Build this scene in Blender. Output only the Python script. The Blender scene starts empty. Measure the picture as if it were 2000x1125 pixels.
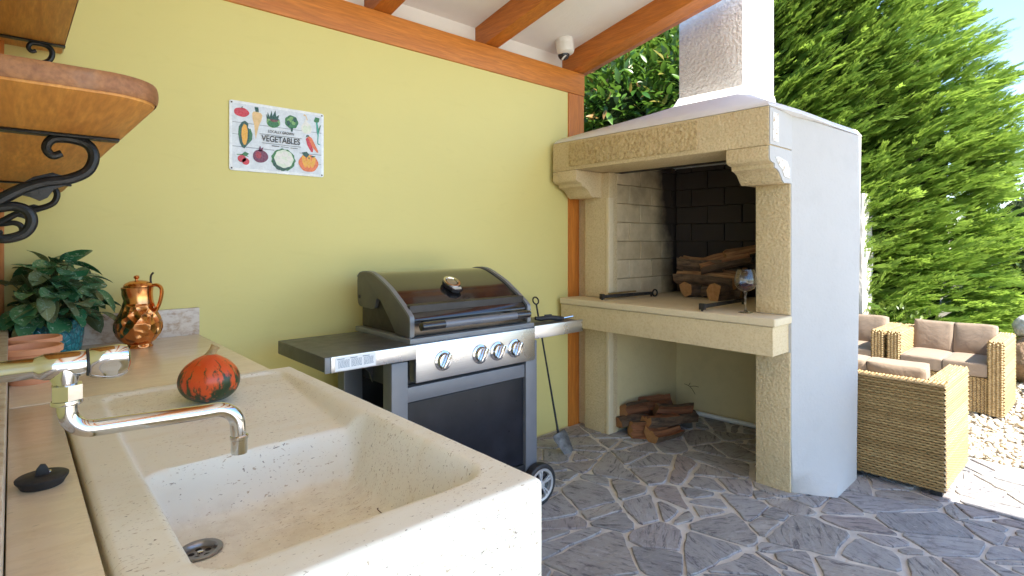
import bpy, bmesh, math, random
import numpy as np
from mathutils import Vector, Matrix, noise as mnoise

random.seed(7)
rng = np.random.default_rng(11)
S = bpy.context.scene
R = math.radians

# ------------------------------------------------------------------ camera, light, exposure
cam_d = bpy.data.cameras.new('camera')
cam = bpy.data.objects.new('camera', cam_d)
S.collection.objects.link(cam)
S.camera = cam
cam_d.sensor_width = 36.0
cam_d.lens = 36.0 * 1081.7 / 2000.0
cam_d.shift_y = -(562.5 - 472.2) / 2000.0
cam.location = (0, 0, 1.2855)
cam.rotation_euler = (R(90), 0, R(-42.094))
cam_d.clip_start = 0.02
cam_d.clip_end = 500

SUN_TRAVEL = Vector((0.03, 0.80, -1.0)).normalized()
el = math.asin(-SUN_TRAVEL.z)
az = math.atan2(-SUN_TRAVEL.x, -SUN_TRAVEL.y)
world = bpy.data.worlds.new('World')
S.world = world
world.use_nodes = True
wn = world.node_tree
sky = wn.nodes.new('ShaderNodeTexSky')
sky.sky_type = 'NISHITA'
sky.sun_disc = False
sky.sun_elevation = el
sky.sun_rotation = az
sky.air_density = 1.0
sky.dust_density = 0.15
sky.ozone_density = 3.5
bg = wn.nodes['Background']
bg.inputs['Strength'].default_value = 0.085
wn.links.new(sky.outputs[0], bg.inputs['Color'])
sun_d = bpy.data.lights.new('sun', 'SUN')
sun_d.energy = 3.0
sun_d.angle = R(0.5)
sun_d.color = (1.0, 0.95, 0.86)
sun = bpy.data.objects.new('sun', sun_d)
S.collection.objects.link(sun)
sun.rotation_euler = SUN_TRAVEL.to_track_quat('-Z', 'Y').to_euler()
S.view_settings.view_transform = 'Standard'
S.view_settings.look = 'None'
S.view_settings.gamma = 1.0
S.view_settings.use_curve_mapping = False
S.view_settings.exposure = 2.5
S.cycles.use_denoising = True
S.cycles.max_bounces = 10
S.cycles.diffuse_bounces = 6
S.cycles.glossy_bounces = 5
S.cycles.transmission_bounces = 8
S.cycles.transparent_max_bounces = 8
S.cycles.sample_clamp_indirect = 6.0

# ------------------------------------------------------------------ materials
class NT:
    def __init__(self, name):
        self.m = bpy.data.materials.new(name)
        self.m.use_nodes = True
        self.t = self.m.node_tree
        self.b = self.t.nodes['Principled BSDF']
        self.tc = None
    def n(self, typ, **kw):
        nd = self.t.nodes.new('ShaderNode' + typ)
        for k, v in kw.items():
            setattr(nd, k, v)
        return nd
    def l(self, a, b):
        self.t.links.new(a, b)
    def inp(self, nd, **kw):
        for k, v in kw.items():
            k2 = k.replace('_', ' ')
            if hasattr(v, 'is_linked') or isinstance(v, bpy.types.NodeSocket):
                self.l(v, nd.inputs[k2])
            else:
                nd.inputs[k2].default_value = v
        return nd
    def coord(self, scale=(1, 1, 1), rot=(0, 0, 0), kind='Object'):
        if self.tc is None:
            self.tc = self.n('TexCoord')
        mp = self.n('Mapping')
        mp.inputs['Scale'].default_value = scale
        mp.inputs['Rotation'].default_value = rot
        self.l(self.tc.outputs[kind], mp.inputs['Vector'])
        return mp.outputs[0]
    def noise(self, scale, vec=None, detail=4, rough=0.55, dist=0.0):
        nd = self.n('TexNoise')
        nd.inputs['Scale'].default_value = scale
        nd.inputs['Detail'].default_value = detail
        nd.inputs['Roughness'].default_value = rough
        nd.inputs['Distortion'].default_value = dist
        self.l(vec if vec is not None else self.coord(), nd.inputs['Vector'])
        return nd.outputs['Fac']
    def vor(self, scale, vec=None, feature='F1', rand=1.0):
        nd = self.n('TexVoronoi', feature=feature)
        nd.inputs['Scale'].default_value = scale
        nd.inputs['Randomness'].default_value = rand
        self.l(vec if vec is not None else self.coord(), nd.inputs['Vector'])
        return nd
    def ramp(self, fac, p0, p1, c0=0.0, c1=1.0):
        nd = self.n('MapRange')
        nd.inputs['From Min'].default_value = p0
        nd.inputs['From Max'].default_value = p1
        nd.inputs['To Min'].default_value = c0
        nd.inputs['To Max'].default_value = c1
        self.l(fac, nd.inputs['Value'])
        return nd.outputs[0]
    def mix(self, fac, a, b, mode='MIX'):
        nd = self.n('MixRGB', blend_type=mode)
        for sock, v in ((nd.inputs['Fac'], fac), (nd.inputs['Color1'], a), (nd.inputs['Color2'], b)):
            if isinstance(v, bpy.types.NodeSocket):
                self.l(v, sock)
            elif isinstance(v, (int, float)):
                sock.default_value = v
            else:
                sock.default_value = (*v, 1)
        return nd.outputs[0]
    def math(self, op, a, b=None):
        nd = self.n('Math', operation=op)
        for i, v in enumerate((a, b)):
            if v is None:
                continue
            if isinstance(v, bpy.types.NodeSocket):
                self.l(v, nd.inputs[i])
            else:
                nd.inputs[i].default_value = v
        return nd.outputs[0]
    def bump(self, h, strength=0.5, dist=0.002, prev=None):
        nd = self.n('Bump')
        nd.inputs['Strength'].default_value = strength
        nd.inputs['Distance'].default_value = dist
        self.l(h, nd.inputs['Height'])
        if prev is not None:
            self.l(prev, nd.inputs['Normal'])
        return nd.outputs[0]
    def out(self, color=None, rough=None, metal=None, normal=None, **kw):
        b = self.b
        def put(s, v):
            if v is None:
                return
            if isinstance(v, bpy.types.NodeSocket):
                self.l(v, b.inputs[s])
            elif s == 'Base Color':
                b.inputs[s].default_value = (*v, 1)
            else:
                b.inputs[s].default_value = v
        put('Base Color', color); put('Roughness', rough); put('Metallic', metal); put('Normal', normal)
        for k, v in kw.items():
            put(k.replace('_', ' '), v)
        return self.m

def plain(name, c, rough=0.5, metal=0.0, var=0.12, scale=6, bump=0.0, bscale=80, bdist=0.001, **kw):
    t = NT(name)
    f = t.noise(scale, detail=5)
    col = t.mix(t.ramp(f, 0.3, 0.7), tuple(x * (1 - var) for x in c), tuple(min(1, x * (1 + var)) for x in c))
    nrm = t.bump(t.noise(bscale, detail=3), bump, bdist) if bump else None
    rf = t.ramp(t.noise(scale * 2.7, detail=4), 0.3, 0.7, max(0.02, rough * 0.85), min(1, rough * 1.15))
    return t.out(col, rf, metal, nrm, **kw)

def stucco(name, c, s1=0.6, scale=45, dist=0.004, var=0.06, rough=0.85):
    t = NT(name)
    f = t.noise(1.3, detail=5)
    f2 = t.noise(9, detail=5)
    col = t.mix(t.ramp(f, 0.3, 0.7), tuple(x * (1 - var) for x in c), c)
    col = t.mix(t.ramp(f2, 0.52, 0.75, 0, 0.35), col, tuple(x * (1 - 2.2 * var) for x in c))
    n1 = t.bump(t.noise(scale, detail=4, rough=0.6), s1, dist)
    n2 = t.bump(t.noise(5, detail=2), 0.35, 0.02, n1)
    return t.out(col, rough, 0.0, n2)

def limestone(name, c, dark, hammer=1.0, scale=55, spot=0.5):
    t = NT(name)
    f = t.noise(2.2, detail=6)
    col = t.mix(t.ramp(f, 0.3, 0.7), tuple(x * 0.9 for x in c), c)
    f3 = t.noise(scale * 1.5, detail=5, rough=0.75)
    col = t.mix(t.ramp(f3, 0.46, 0.68, 0, spot), col, dark)  # dark flecks: dirt in the pits, plus pit shade put into the colour
    f4 = t.noise(11, detail=5, rough=0.65)
    col = t.mix(t.ramp(f4, 0.5, 0.75, 0, 0.3 * spot), col, dark)
    h = t.noise(scale, detail=5, rough=0.65)
    v = t.vor(scale * 1.2).outputs['Distance']
    hh = t.math('ADD', h, t.math('MULTIPLY', v, 0.5))
    return t.out(col, 0.85, 0.0, t.bump(hh, min(1.0, 0.8 * hammer), 0.006 * max(1, hammer)))

def wood(name, c, dark, axis='x', rough=0.45, scale=1.0, worn=0.0):
    t = NT(name)
    st = {'x': (0.7, 9, 9), 'y': (9, 0.7, 9), 'z': (9, 9, 0.7)}[axis]
    st = tuple(x * scale for x in st)
    v = t.coord(st)
    f = t.noise(2.6, v, detail=7, rough=0.62, dist=1.2)
    v2 = t.coord(tuple(x * 5 for x in st))
    f2 = t.noise(3.0, v2, detail=4)
    col = t.mix(t.ramp(f, 0.36, 0.66), dark, c)
    col = t.mix(t.ramp(f2, 0.38, 0.7, 0.0, 0.6), col, tuple(x * 0.6 for x in dark))
    kn = t.vor(1.5 / scale, t.coord({'x': (0.9, 2.4, 2.4), 'y': (2.4, .9, 2.4), 'z': (2.4, 2.4, .9)}[axis])).outputs['Distance']
    col = t.mix(t.ramp(kn, 0.05, 0.13, 0.85, 0), col, tuple(x * 0.28 for x in dark))
    if worn:
        w = t.noise(14, t.coord(), detail=5)
        col = t.mix(t.ramp(w, 0.55, 0.75, 0, worn), col, (0.34, 0.26, 0.2))
    rnd = t.n('ObjectInfo').outputs['Random']
    col = t.mix(t.ramp(rnd, 0, 1, 0, 0.25), col, tuple(x * 0.7 for x in c))
    return t.out(col, rough, 0, t.bump(f2, 0.15, 0.001))

M = {}
def yellow_paint():
    t = NT('yellow_paint')
    f = t.noise(0.8, detail=4)
    c = (0.71, 0.635, 0.25)
    col = t.mix(t.ramp(f, 0.3, 0.7), tuple(x * 0.95 for x in c), c)
    f2 = t.noise(3.5, detail=6)
    col = t.mix(t.ramp(f2, 0.6, 0.8, 0, 0.12), col, (0.60, 0.52, 0.21))
    n = t.bump(t.noise(90, detail=3), 0.12, 0.001)
    n = t.bump(t.noise(2.5, detail=2), 0.15, 0.02, n)
    tr = t.noise(1.0, t.coord((7, 7, 22), (0, R(18), 0)), detail=5, rough=0.6, dist=0.8)
    n = t.bump(tr, 0.18, 0.004, n)
    col = t.mix(t.ramp(tr, 0.58, 0.72, 0, 0.10), col, (0.54, 0.48, 0.18))
    return t.out(col, 0.55, 0, n, Specular_IOR_Level=0.3)
M['yellow'] = yellow_paint()
M['white_plaster'] = stucco('white_plaster', (0.52, 0.515, 0.50), 0.7, 60, 0.003, 0.07)
M['sunlit_plaster'] = stucco('sunlit_white_plaster', (0.80, 0.80, 0.79), 0.5, 60, 0.003, 0.04)  # paler than the side plaster: sun on hood and chimney put into the colour
M['rough_plaster'] = stucco('rough_plaster', (0.78, 0.775, 0.76), 1.0, 48, 0.022, 0.12)
M['alcove_plaster'] = stucco('alcove_plaster', (0.70, 0.58, 0.32), 0.5, 40, 0.005, 0.12)
M['ceiling'] = stucco('ceiling_paint', (0.78, 0.76, 0.72), 0.5, 70, 0.003, 0.04)
M['limestone'] = limestone('hammered_limestone', (0.70, 0.56, 0.335), (0.36, 0.24, 0.10), 1.2, 62, 0.5)
M['limestone_rough'] = limestone('rough_limestone', (0.64, 0.49, 0.26), (0.28, 0.17, 0.06), 2.2, 40, 0.75)
M['limestone_smooth'] = limestone('smooth_limestone', (0.74, 0.62, 0.41), (0.56, 0.43, 0.25), 0.12, 50, 0.3)
M['limestone_speck'] = limestone('speckled_limestone', (0.72, 0.58, 0.35), (0.46, 0.31, 0.14), 0.5, 55, 0.5)
M['wood_x'] = wood('stained_pine_x', (0.72, 0.255, 0.036), (0.54, 0.165, 0.020), 'x')
M['wood_y'] = wood('stained_pine_y', (0.68, 0.225, 0.030), (0.48, 0.135, 0.016), 'y')
M['wood_z'] = wood('stained_pine_z', (0.68, 0.24, 0.038), (0.50, 0.15, 0.020), 'z')
M['shelf_wood'] = wood('shelf_wood', (0.78, 0.37, 0.085), (0.52, 0.20, 0.036), 'y', 0.5, 1.3)
M['shelf_rim'] = wood('shelf_rim_wood', (0.40, 0.18, 0.065), (0.20, 0.07, 0.022), 'y', 0.55, 1.3, 0.6)

def sink_stone(name, c, specks=True, sc=1.0):
    t = NT(name)
    f = t.noise(3, detail=6)
    col = t.mix(t.ramp(f, 0.3, 0.7), tuple(x * 0.92 for x in c), c)
    if specks:
        wv = t.noise(7, detail=2)
        den = t.ramp(t.noise(4.0, detail=3), 0.35, 0.65, -0.03, 0.03)
        for scl, rot, lo, k, dk in (((80, 210, 120), -14, 0.665, 0.7, (0.36, 0.25, 0.13)), ((95, 230, 160), 12, 0.685, 0.85, (0.15, 0.10, 0.06)), ((40, 100, 80), -30, 0.735, 0.6, (0.45, 0.32, 0.16)), ((150, 330, 200), -8, 0.68, 0.6, (0.26, 0.18, 0.10))):
            v = t.coord(scl, (0, 0, R(rot)))
            f2 = t.math('ADD', t.noise(1.0, v, detail=2, rough=0.6, dist=0.6), den)
            col = t.mix(t.ramp(f2, lo, lo + 0.045, 0, k), col, dk)
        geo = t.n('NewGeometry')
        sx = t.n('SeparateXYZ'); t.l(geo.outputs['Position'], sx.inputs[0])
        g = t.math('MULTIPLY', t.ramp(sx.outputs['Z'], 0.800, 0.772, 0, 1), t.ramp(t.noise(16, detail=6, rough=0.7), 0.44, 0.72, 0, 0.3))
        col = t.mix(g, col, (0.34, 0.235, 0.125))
    else:
        v = t.coord((9, 13, 12), (0, 0, R(-12)))
        f2 = t.noise(1.0, v, detail=8, rough=0.70, dist=0.5)
        col = t.mix(t.ramp(f2, 0.40, 0.72, 0, 0.4), col, tuple(x * 0.8 for x in c))
        fs_ = t.noise(1.0, t.coord((60, 110, 80), (0, 0, R(-10))), detail=3)
        col = t.mix(t.ramp(fs_, 0.66, 0.72, 0, 0.45), col, tuple(x * 0.5 for x in c))
        f3 = t.noise(2.2, t.coord((3, 9, 9), (0, 0, R(25))), detail=8, rough=0.75, dist=2.0)
        col = t.mix(t.ramp(f3, 0.49, 0.51, 0, 0.15), col, tuple(min(1, x * 1.3) for x in c))
    f4 = t.noise(9, t.coord((0.6, 2.2, 1)), detail=6)
    col = t.mix(t.ramp(f4, 0.5, 0.75, 0, 0.35), col, tuple(a * b for a, b in zip(c, (0.82, 0.72, 0.55))))
    n = t.bump(f2, -0.25, 0.0015)
    n = t.bump(t.noise(120, detail=2), 0.12, 0.001, n)
    return t.out(col, 0.55, 0, n)
M['sink'] = sink_stone('cream_limestone_sink', (0.84, 0.80, 0.675))
M['counter'] = sink_stone('polished_beige_counter', (0.80, 0.665, 0.47), False, 0.6)
M['counter'].node_tree.nodes['Principled BSDF'].inputs['Roughness'].default_value = 0.22
def marble_splash():
    t = NT('mottled_marble')
    f = t.noise(28, t.coord((1, 1, 1.6)), detail=6, rough=0.7)
    col = t.mix(t.ramp(f, 0.45, 0.65), (0.60, 0.53, 0.45), (0.40, 0.28, 0.19))
    return t.out(col, 0.35)
M['splash'] = marble_splash()

def flag_stone():
    t = NT('grey_violet_flagstone')
    oi = t.n('ObjectInfo').outputs['Random']
    wh = t.n('TexWhiteNoise', noise_dimensions='1D'); t.l(oi, wh.inputs['W'])
    tint = t.n('ValToRGB'); e = tint.color_ramp.elements
    e[0].position = 0; e[0].color = (0.29, 0.29, 0.305, 1)
    e[1].position = 1; e[1].color = (0.46, 0.43, 0.40, 1)
    for p_, c_ in ((0.25, (0.43, 0.43, 0.44, 1)), (0.5, (0.36, 0.31, 0.305, 1)), (0.7, (0.40, 0.40, 0.42, 1)), (0.85, (0.36, 0.345, 0.335, 1))):
        q = e.new(p_); q.color = c_
    t.l(wh.outputs['Value'], tint.inputs[0])
    # bedding direction differs from stone to stone
    tc = t.n('TexCoord')
    vr = t.n('VectorRotate', rotation_type='Z_AXIS')
    t.l(tc.outputs['Object'], vr.inputs['Vector']); t.l(t.math('MULTIPLY', oi, 6.28), vr.inputs['Angle'])
    def aniso(sc, **k):
        mp = t.n('Mapping'); mp.inputs['Scale'].default_value = sc
        t.l(vr.outputs[0], mp.inputs['Vector'])
        return t.noise(1.0, mp.outputs[0], **k)
    f = t.noise(7, detail=9, rough=0.72)
    big = aniso((3, 9, 5), detail=6, rough=0.65, dist=1.0)
    st = aniso((9, 46, 20), detail=6, rough=0.72, dist=0.7)
    col = t.mix(t.ramp(f, 0.3, 0.7, 0, 1), t.mix(1.0, tint.outputs[0], (0.82, 0.80, 0.75), 'MULTIPLY'), t.mix(0.35, tint.outputs[0], (0.46, 0.44, 0.41)))
    col = t.mix(t.ramp(big, 0.5, 0.72, 0, 0.6), col, t.mix(1.0, tint.outputs[0], (0.52, 0.51, 0.54), 'MULTIPLY'))
    col = t.mix(t.ramp(t.noise(17, detail=7, rough=0.75), 0.52, 0.66, 0, 0.5), col, (0.10, 0.095, 0.10))
    col = t.mix(t.ramp(st, 0.54, 0.63, 0, 0.75), col, (0.07, 0.066, 0.078))
    col = t.mix(t.ramp(st, 0.42, 0.34, 0, 0.5), col, (0.50, 0.48, 0.48))
    sp = t.noise(26, detail=6, rough=0.8)
    col = t.mix(t.ramp(sp, 0.62, 0.68, 0, 0.7), col, (0.62, 0.59, 0.56))
    h = t.math('ADD', t.math('ADD', f, big), t.math('MULTIPLY', st, -1.0))
    n = t.bump(h, 0.7, 0.008)
    n = t.bump(t.noise(80, detail=4, rough=0.7), 0.6, 0.004, n)
    return t.out(col, t.ramp(f, 0.3, 0.7, 0.55, 0.8), 0, n, Specular_IOR_Level=0.35)
M['flag'] = flag_stone()
def mortar():
    t = NT('pale_mortar')
    f = t.noise(12, detail=7, rough=0.65)
    col = t.mix(t.ramp(f, 0.3, 0.7), (0.52, 0.49, 0.44), (0.72, 0.68, 0.61))
    return t.out(col, 0.9, 0, t.bump(t.noise(60, detail=5), 0.9, 0.006))
M['mortar'] = mortar()
def fire_brick():
    t = NT('sooty_firebrick')
    oi = t.n('ObjectInfo').outputs['Random']
    geo = t.n('NewGeometry')
    f = t.noise(9, detail=6, rough=0.65)
    base = t.mix(t.ramp(oi, 0, 1), (0.56, 0.45, 0.28), (0.68, 0.56, 0.37))
    base = t.mix(t.ramp(f, 0.35, 0.7, 0, 0.45), base, (0.28, 0.2, 0.11))
    # soot left by the fires: rises from the grate at the middle of the back wall
    sx = t.n('SeparateXYZ'); t.l(geo.outputs['Position'], sx.inputs[0])
    back = t.ramp(sx.outputs['X'], 3.46, 3.76, 0, 1.10)
    up = t.ramp(sx.outputs['Z'], 1.0, 1.95, -0.16, 0.42)
    nf = t.noise(3.2, geo.outputs['Position'], detail=5)
    s = t.math('ADD', t.math('ADD', back, up), t.ramp(nf, 0.25, 0.75, -0.42, 0.42))
    soot = t.ramp(s, 0.25, 0.95, 0, 0.97)
    col = t.mix(soot, base, (0.026, 0.018, 0.018))
    return t.out(col, 0.85, 0, t.bump(f, 0.4, 0.005))
M['firebrick'] = fire_brick()
M['black_iron'] = plain('forged_black_iron', (0.012, 0.013, 0.015), 0.42, 0.3, 0.3, 30, 0.6, 120, 0.002)
M['dark_iron'] = plain('dull_dark_iron', (0.05, 0.045, 0.04), 0.6, 0.6, 0.4, 25, 0.5, 90, 0.002)
M['chrome'] = plain('chrome', (0.64, 0.65, 0.66), 0.07, 1.0, 0.03, 10)
def steel(name, c, rough, ax=(2, 2, 220)):
    t = NT(name)
    f = t.noise(1.0, t.coord(ax), detail=4, rough=0.7)
    col = t.mix(t.ramp(f, 0.3, 0.7), tuple(x * 0.88 for x in c), c)
    sm = t.noise(5, t.coord(), detail=4)
    return t.out(col, t.ramp(sm, 0.3, 0.7, rough * 0.8, rough * 1.25), 1.0, t.bump(f, 0.05, 0.0006))
M['steel'] = steel('brushed_steel', (0.66, 0.66, 0.67), 0.28)
M['lid'] = plain('glossy_black_enamel', (0.014, 0.013, 0.014), 0.12, 0.0, 0.15, 5, Coat_Weight=0.6, Coat_Roughness=0.06)
M['lid_side'] = plain('dark_grey_casting', (0.10, 0.095, 0.085), 0.42, 0.2, 0.08, 8)
M['lid_trim'] = plain('grey_trim_paint', (0.19, 0.20, 0.215), 0.4, 0.2, 0.08, 8)
M['cart'] = plain('blue_grey_powder_coat', (0.165, 0.172, 0.195), 0.4, 0.25, 0.08, 8)
M['cart_dark'] = plain('black_powder_coat', (0.02, 0.02, 0.024), 0.35, 0.0, 0.1, 8)
M['door'] = plain('slate_black_door', (0.014, 0.015, 0.021), 0.32, 0.0, 0.25, 14, 0.1, 40, Specular_IOR_Level=0.22)
M['shelf_top'] = plain('dark_grey_shelf', (0.085, 0.085, 0.085), 0.4, 0.2, 0.08, 8)
M['rubber'] = plain('black_rubber', (0.018, 0.018, 0.02), 0.6, 0, 0.2, 20)
M['silver_plastic'] = plain('silver_plastic', (0.62, 0.64, 0.67), 0.3, 0.6, 0.05, 8)
M['glass_dial'] = plain('dial_face', (0.32, 0.28, 0.2), 0.15, 0.4, 0.1, 8)
M['paper_white'] = plain('sticker_white', (0.78, 0.80, 0.82), 0.4, 0, 0.03, 8)
M['ink_grey'] = plain('sticker_ink', (0.22, 0.28, 0.36), 0.5, 0, 0.2, 60)
M['ink_black'] = plain('black_ink', (0.02, 0.02, 0.025), 0.5, 0, 0.1, 60)
M['white_plastic'] = plain('white_plastic', (0.74, 0.72, 0.68), 0.35, 0, 0.03, 8)
M['lens'] = plain('black_lens', (0.03, 0.03, 0.035), 0.08, 0.2, 0.1, 8)
M['terracotta'] = plain('terracotta', (0.70, 0.32, 0.17), 0.8, 0, 0.1, 14, 0.2, 90)
def teal_glaze():
    t = NT('teal_crackle_glaze')
    v = t.vor(75, t.coord((1, 1, 0.7)), 'DISTANCE_TO_EDGE').outputs['Distance']
    f = t.noise(18, detail=5)
    col = t.mix(t.ramp(f, 0.3, 0.7), (0.008, 0.10, 0.13), (0.03, 0.27, 0.30))
    col = t.mix(t.ramp(v, 0.0, 0.12, 0.75, 0), col, (0.008, 0.05, 0.07))
    return t.out(col, 0.2, 0, t.bump(t.ramp(v, 0, 0.2), 0.6, 0.003))
M['teal'] = teal_glaze()
def leafy(name, c1, c2, rough=0.35, trans=0.3, island=True, tip=None, tonal=False):
    t = NT(name)
    if tonal:
        rnd = t.n('Attribute', attribute_name='tone').outputs['Fac']
    elif island:
        rnd = t.n('NewGeometry').outputs['Random Per Island']
    else:
        rnd = t.n('ObjectInfo').outputs['Random']
    f = t.noise(2.2, detail=3)
    col = t.mix(rnd, c1, c2)
    col = t.mix(t.ramp(f, 0.35, 0.65, 0, 0.35), col, tuple(x * 0.6 for x in c1))
    if tip:
        col = t.mix(t.ramp(rnd, 0.9, 0.96, 0, 0.8), col, tip)
    m = t.out(col, rough, 0)
    tr = t.n('BsdfTranslucent')
    t.l(t.mix(0.6, col, tuple(min(1, x * 1.6) for x in c2)), tr.inputs['Color'])
    mx = t.n('MixShader'); mx.inputs['Fac'].default_value = trans
    out = [n for n in t.t.nodes if n.type == 'OUTPUT_MATERIAL'][0]
    t.l(t.b.outputs[0], mx.inputs[1]); t.l(tr.outputs[0], mx.inputs[2]); t.l(mx.outputs[0], out.inputs['Surface'])
    return m
M['cypress'] = leafy('cypress_foliage', (0.070, 0.155, 0.018), (0.285, 0.405, 0.062), 0.5, 0.5, True, None, True)
M['laurel'] = leafy('laurel_leaves', (0.030, 0.095, 0.012), (0.12, 0.22, 0.028), 0.33, 0.25, True, (0.30, 0.13, 0.05))
M['shrub'] = leafy('shrub_leaves', (0.030, 0.075, 0.010), (0.14, 0.19, 0.03), 0.4, 0.25)
M['far_tree'] = leafy('olive_tree_leaves', (0.05, 0.075, 0.025), (0.12, 0.145, 0.06), 0.5, 0.2)
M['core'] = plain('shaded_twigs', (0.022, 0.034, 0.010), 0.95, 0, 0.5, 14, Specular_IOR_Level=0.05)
M['trunk'] = plain('brown_bark', (0.085, 0.055, 0.035), 0.9, 0, 0.3, 20, 0.8, 30, 0.01)
def hoya():
    t = NT('waxy_variegated_leaf')
    oi = t.n('ObjectInfo').outputs['Random']
    base = t.mix(oi, (0.03, 0.15, 0.07), (0.14, 0.25, 0.11))
    base = t.mix(t.ramp(oi, 0.6, 0.75, 0, 0.7), base, (0.19, 0.20, 0.11))
    v = t.coord((1, 1, 1))
    sx = t.n('SeparateXYZ'); t.l(v, sx.inputs[0])
    mid = t.math('ABSOLUTE', sx.outputs['Y'])
    stripe = t.ramp(mid, 0.0, 0.0025, 0.8, 0.0)
    base = t.mix(t.math('MULTIPLY', stripe, t.ramp(oi, 0.4, 0.5)), base, (0.22, 0.30, 0.20))
    sp = t.noise(110, detail=3)
    base = t.mix(t.ramp(sp, 0.60, 0.66, 0, 0.7), base, (0.40, 0.52, 0.44))
    base = t.mix(t.ramp(t.noise(34, detail=3), 0.55, 0.7, 0, 0.5), base, (0.24, 0.30, 0.17))
    return t.out(base, 0.25, 0, t.bump(t.noise(60), 0.2, 0.001))
M['hoya'] = hoya()
M['stem'] = plain('green_stem', (0.06, 0.09, 0.03), 0.6)
M['soil'] = plain('potting_soil', (0.03, 0.022, 0.016), 0.95, 0, 0.4, 40, 0.9, 120, 0.004)
def hammered():
    t = NT('hammered_copper')
    v = t.n('TexVoronoi', feature='SMOOTH_F1')
    v.inputs['Scale'].default_value = 36
    v.inputs['Smoothness'].default_value = 0.12
    t.l(t.coord((1, 1, 0.9)), v.inputs['Vector'])
    f = t.noise(14, detail=4)
    col = t.mix(t.ramp(f, 0.3, 0.7), (0.62, 0.25, 0.085), (0.80, 0.38, 0.15))
    return t.out(col, 0.24, 1.0, t.bump(v.outputs['Distance'], 1.0, 0.018))
M['hammered'] = hammered()
M['copper'] = plain('polished_copper', (0.72, 0.32, 0.12), 0.2, 1.0, 0.15, 12)
def pumpkin_mat():
    t = NT('mottled_pumpkin_skin')
    tc = t.coord()
    sx = t.n('SeparateXYZ'); t.l(tc, sx.inputs[0])
    f = t.noise(60, t.coord((1, 1, 0.55)), detail=6, rough=0.7)
    st = t.noise(3.0, t.coord((14, 14, 1.5)), detail=3)
    low = t.ramp(sx.outputs['Z'], 0.005, 0.095, 0.30, -0.16)
    s = t.math('ADD', t.math('ADD', low, f), t.ramp(st, 0.3, 0.7, -0.20, 0.20))
    g = t.ramp(s, 0.51, 0.63)
    col = t.mix(t.noise(12, detail=3), (0.62, 0.055, 0.012), (0.70, 0.12, 0.02))
    col = t.mix(g, col, (0.022, 0.045, 0.016))
    at_ = t.n('Math', operation='ARCTAN2'); t.l(sx.outputs['Y'], at_.inputs[0]); t.l(sx.outputs['X'], at_.inputs[1])
    rib = t.math('ABSOLUTE', t.math('SINE', t.math('ADD', t.math('MULTIPLY', at_.outputs[0], 5.0), t.ramp(f, 0.3, 0.7, -0.6, 0.6))))
    streak = t.math('MULTIPLY', t.ramp(rib, 0.22, 0.08), t.ramp(t.noise(30, t.coord((1, 1, 0.4)), detail=3), 0.42, 0.52))
    col = t.mix(streak, col, (0.03, 0.06, 0.02))
    sp = t.noise(70, t.coord((1, 1, 0.5)), detail=3)
    col = t.mix(t.ramp(sp, 0.66, 0.7, 0, 0.7), col, (0.5, 0.2, 0.06))
    return t.out(col, 0.33, 0, t.bump(t.noise(60), 0.15, 0.001))
M['pumpkin'] = pumpkin_mat()
M['pumpkin_stem'] = plain('dry_stem', (0.42, 0.31, 0.15), 0.8, 0, 0.25, 60, 0.5, 120)
def wicker(name, c1, c2):
    t = NT(name)
    rnd = t.n('NewGeometry').outputs['Random Per Island']
    f = t.noise(24, t.coord(), detail=4)
    col = t.mix(rnd, c1, c2)
    col = t.mix(t.ramp(f, 0.3, 0.7, 0, 0.4), col, tuple(x * 0.7 for x in c1))
    return t.out(col, 0.5, 0, t.bump(t.noise(140), 0.3, 0.001))
M['wicker'] = wicker('honey_wicker', (0.31, 0.20, 0.080), (0.52, 0.37, 0.17))
M['wicker_back'] = plain('wicker_backing', (0.07, 0.042, 0.018), 0.8, 0, 0.2, 30)
def cloth(name, c):
    t = NT(name)
    w = t.noise(260, detail=2)
    f = t.noise(8, detail=4)
    col = t.mix(t.ramp(f, 0.3, 0.7), tuple(x * 0.92 for x in c), c)
    n = t.bump(w, 0.3, 0.001)
    n = t.bump(t.noise(9, detail=3, dist=0.8), 0.35, 0.018, n)
    return t.out(col, 0.85, 0, n, Sheen_Weight=0.15)
M['cushion'] = cloth('taupe_cushion', (0.27, 0.20, 0.142))
def pebble():
    t = NT('cream_gravel')
    rnd = t.n('NewGeometry').outputs['Random Per Island']
    cr = t.n('ValToRGB')
    e = cr.color_ramp.elements
    e[0].position = 0.0; e[0].color = (0.62, 0.55, 0.44, 1)
    e[1].position = 1.0; e[1].color = (0.74, 0.70, 0.62, 1)
    for p, c in ((0.25, (0.72, 0.67, 0.58, 1)), (0.45, (0.48, 0.36, 0.20, 1)), (0.55, (0.70, 0.62, 0.48, 1)), (0.8, (0.42, 0.37, 0.30, 1))):
        q = e.new(p); q.color = c
    t.l(rnd, cr.inputs[0])
    f = t.noise(40, detail=4)
    col = t.mix(t.ramp(f, 0.4, 0.75, 0, 0.3), cr.outputs[0], (0.4, 0.3, 0.18))
    return t.out(col, 0.7)
M['pebble'] = pebble()
M['gravel_base'] = plain('gravel_bed', (0.42, 0.36, 0.27), 0.9, 0, 0.35, 40, 0.9, 60, 0.01)
M['earth'] = plain('garden_earth', (0.10, 0.085, 0.05), 0.95, 0, 0.5, 5, 0.8, 20, 0.02)
M['boulder'] = plain('pale_boulder', (0.5, 0.48, 0.46), 0.85, 0, 0.4, 14, 0.9, 25, 0.02)
M['brown_rock'] = plain('brown_rock', (0.28, 0.18, 0.11), 0.85, 0, 0.35, 10, 0.9, 25, 0.02)
M['whitewash'] = plain('flaking_whitewash', (0.70, 0.66, 0.58), 0.9, 0, 0.25, 7, 0.9, 22, 0.012)
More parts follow.
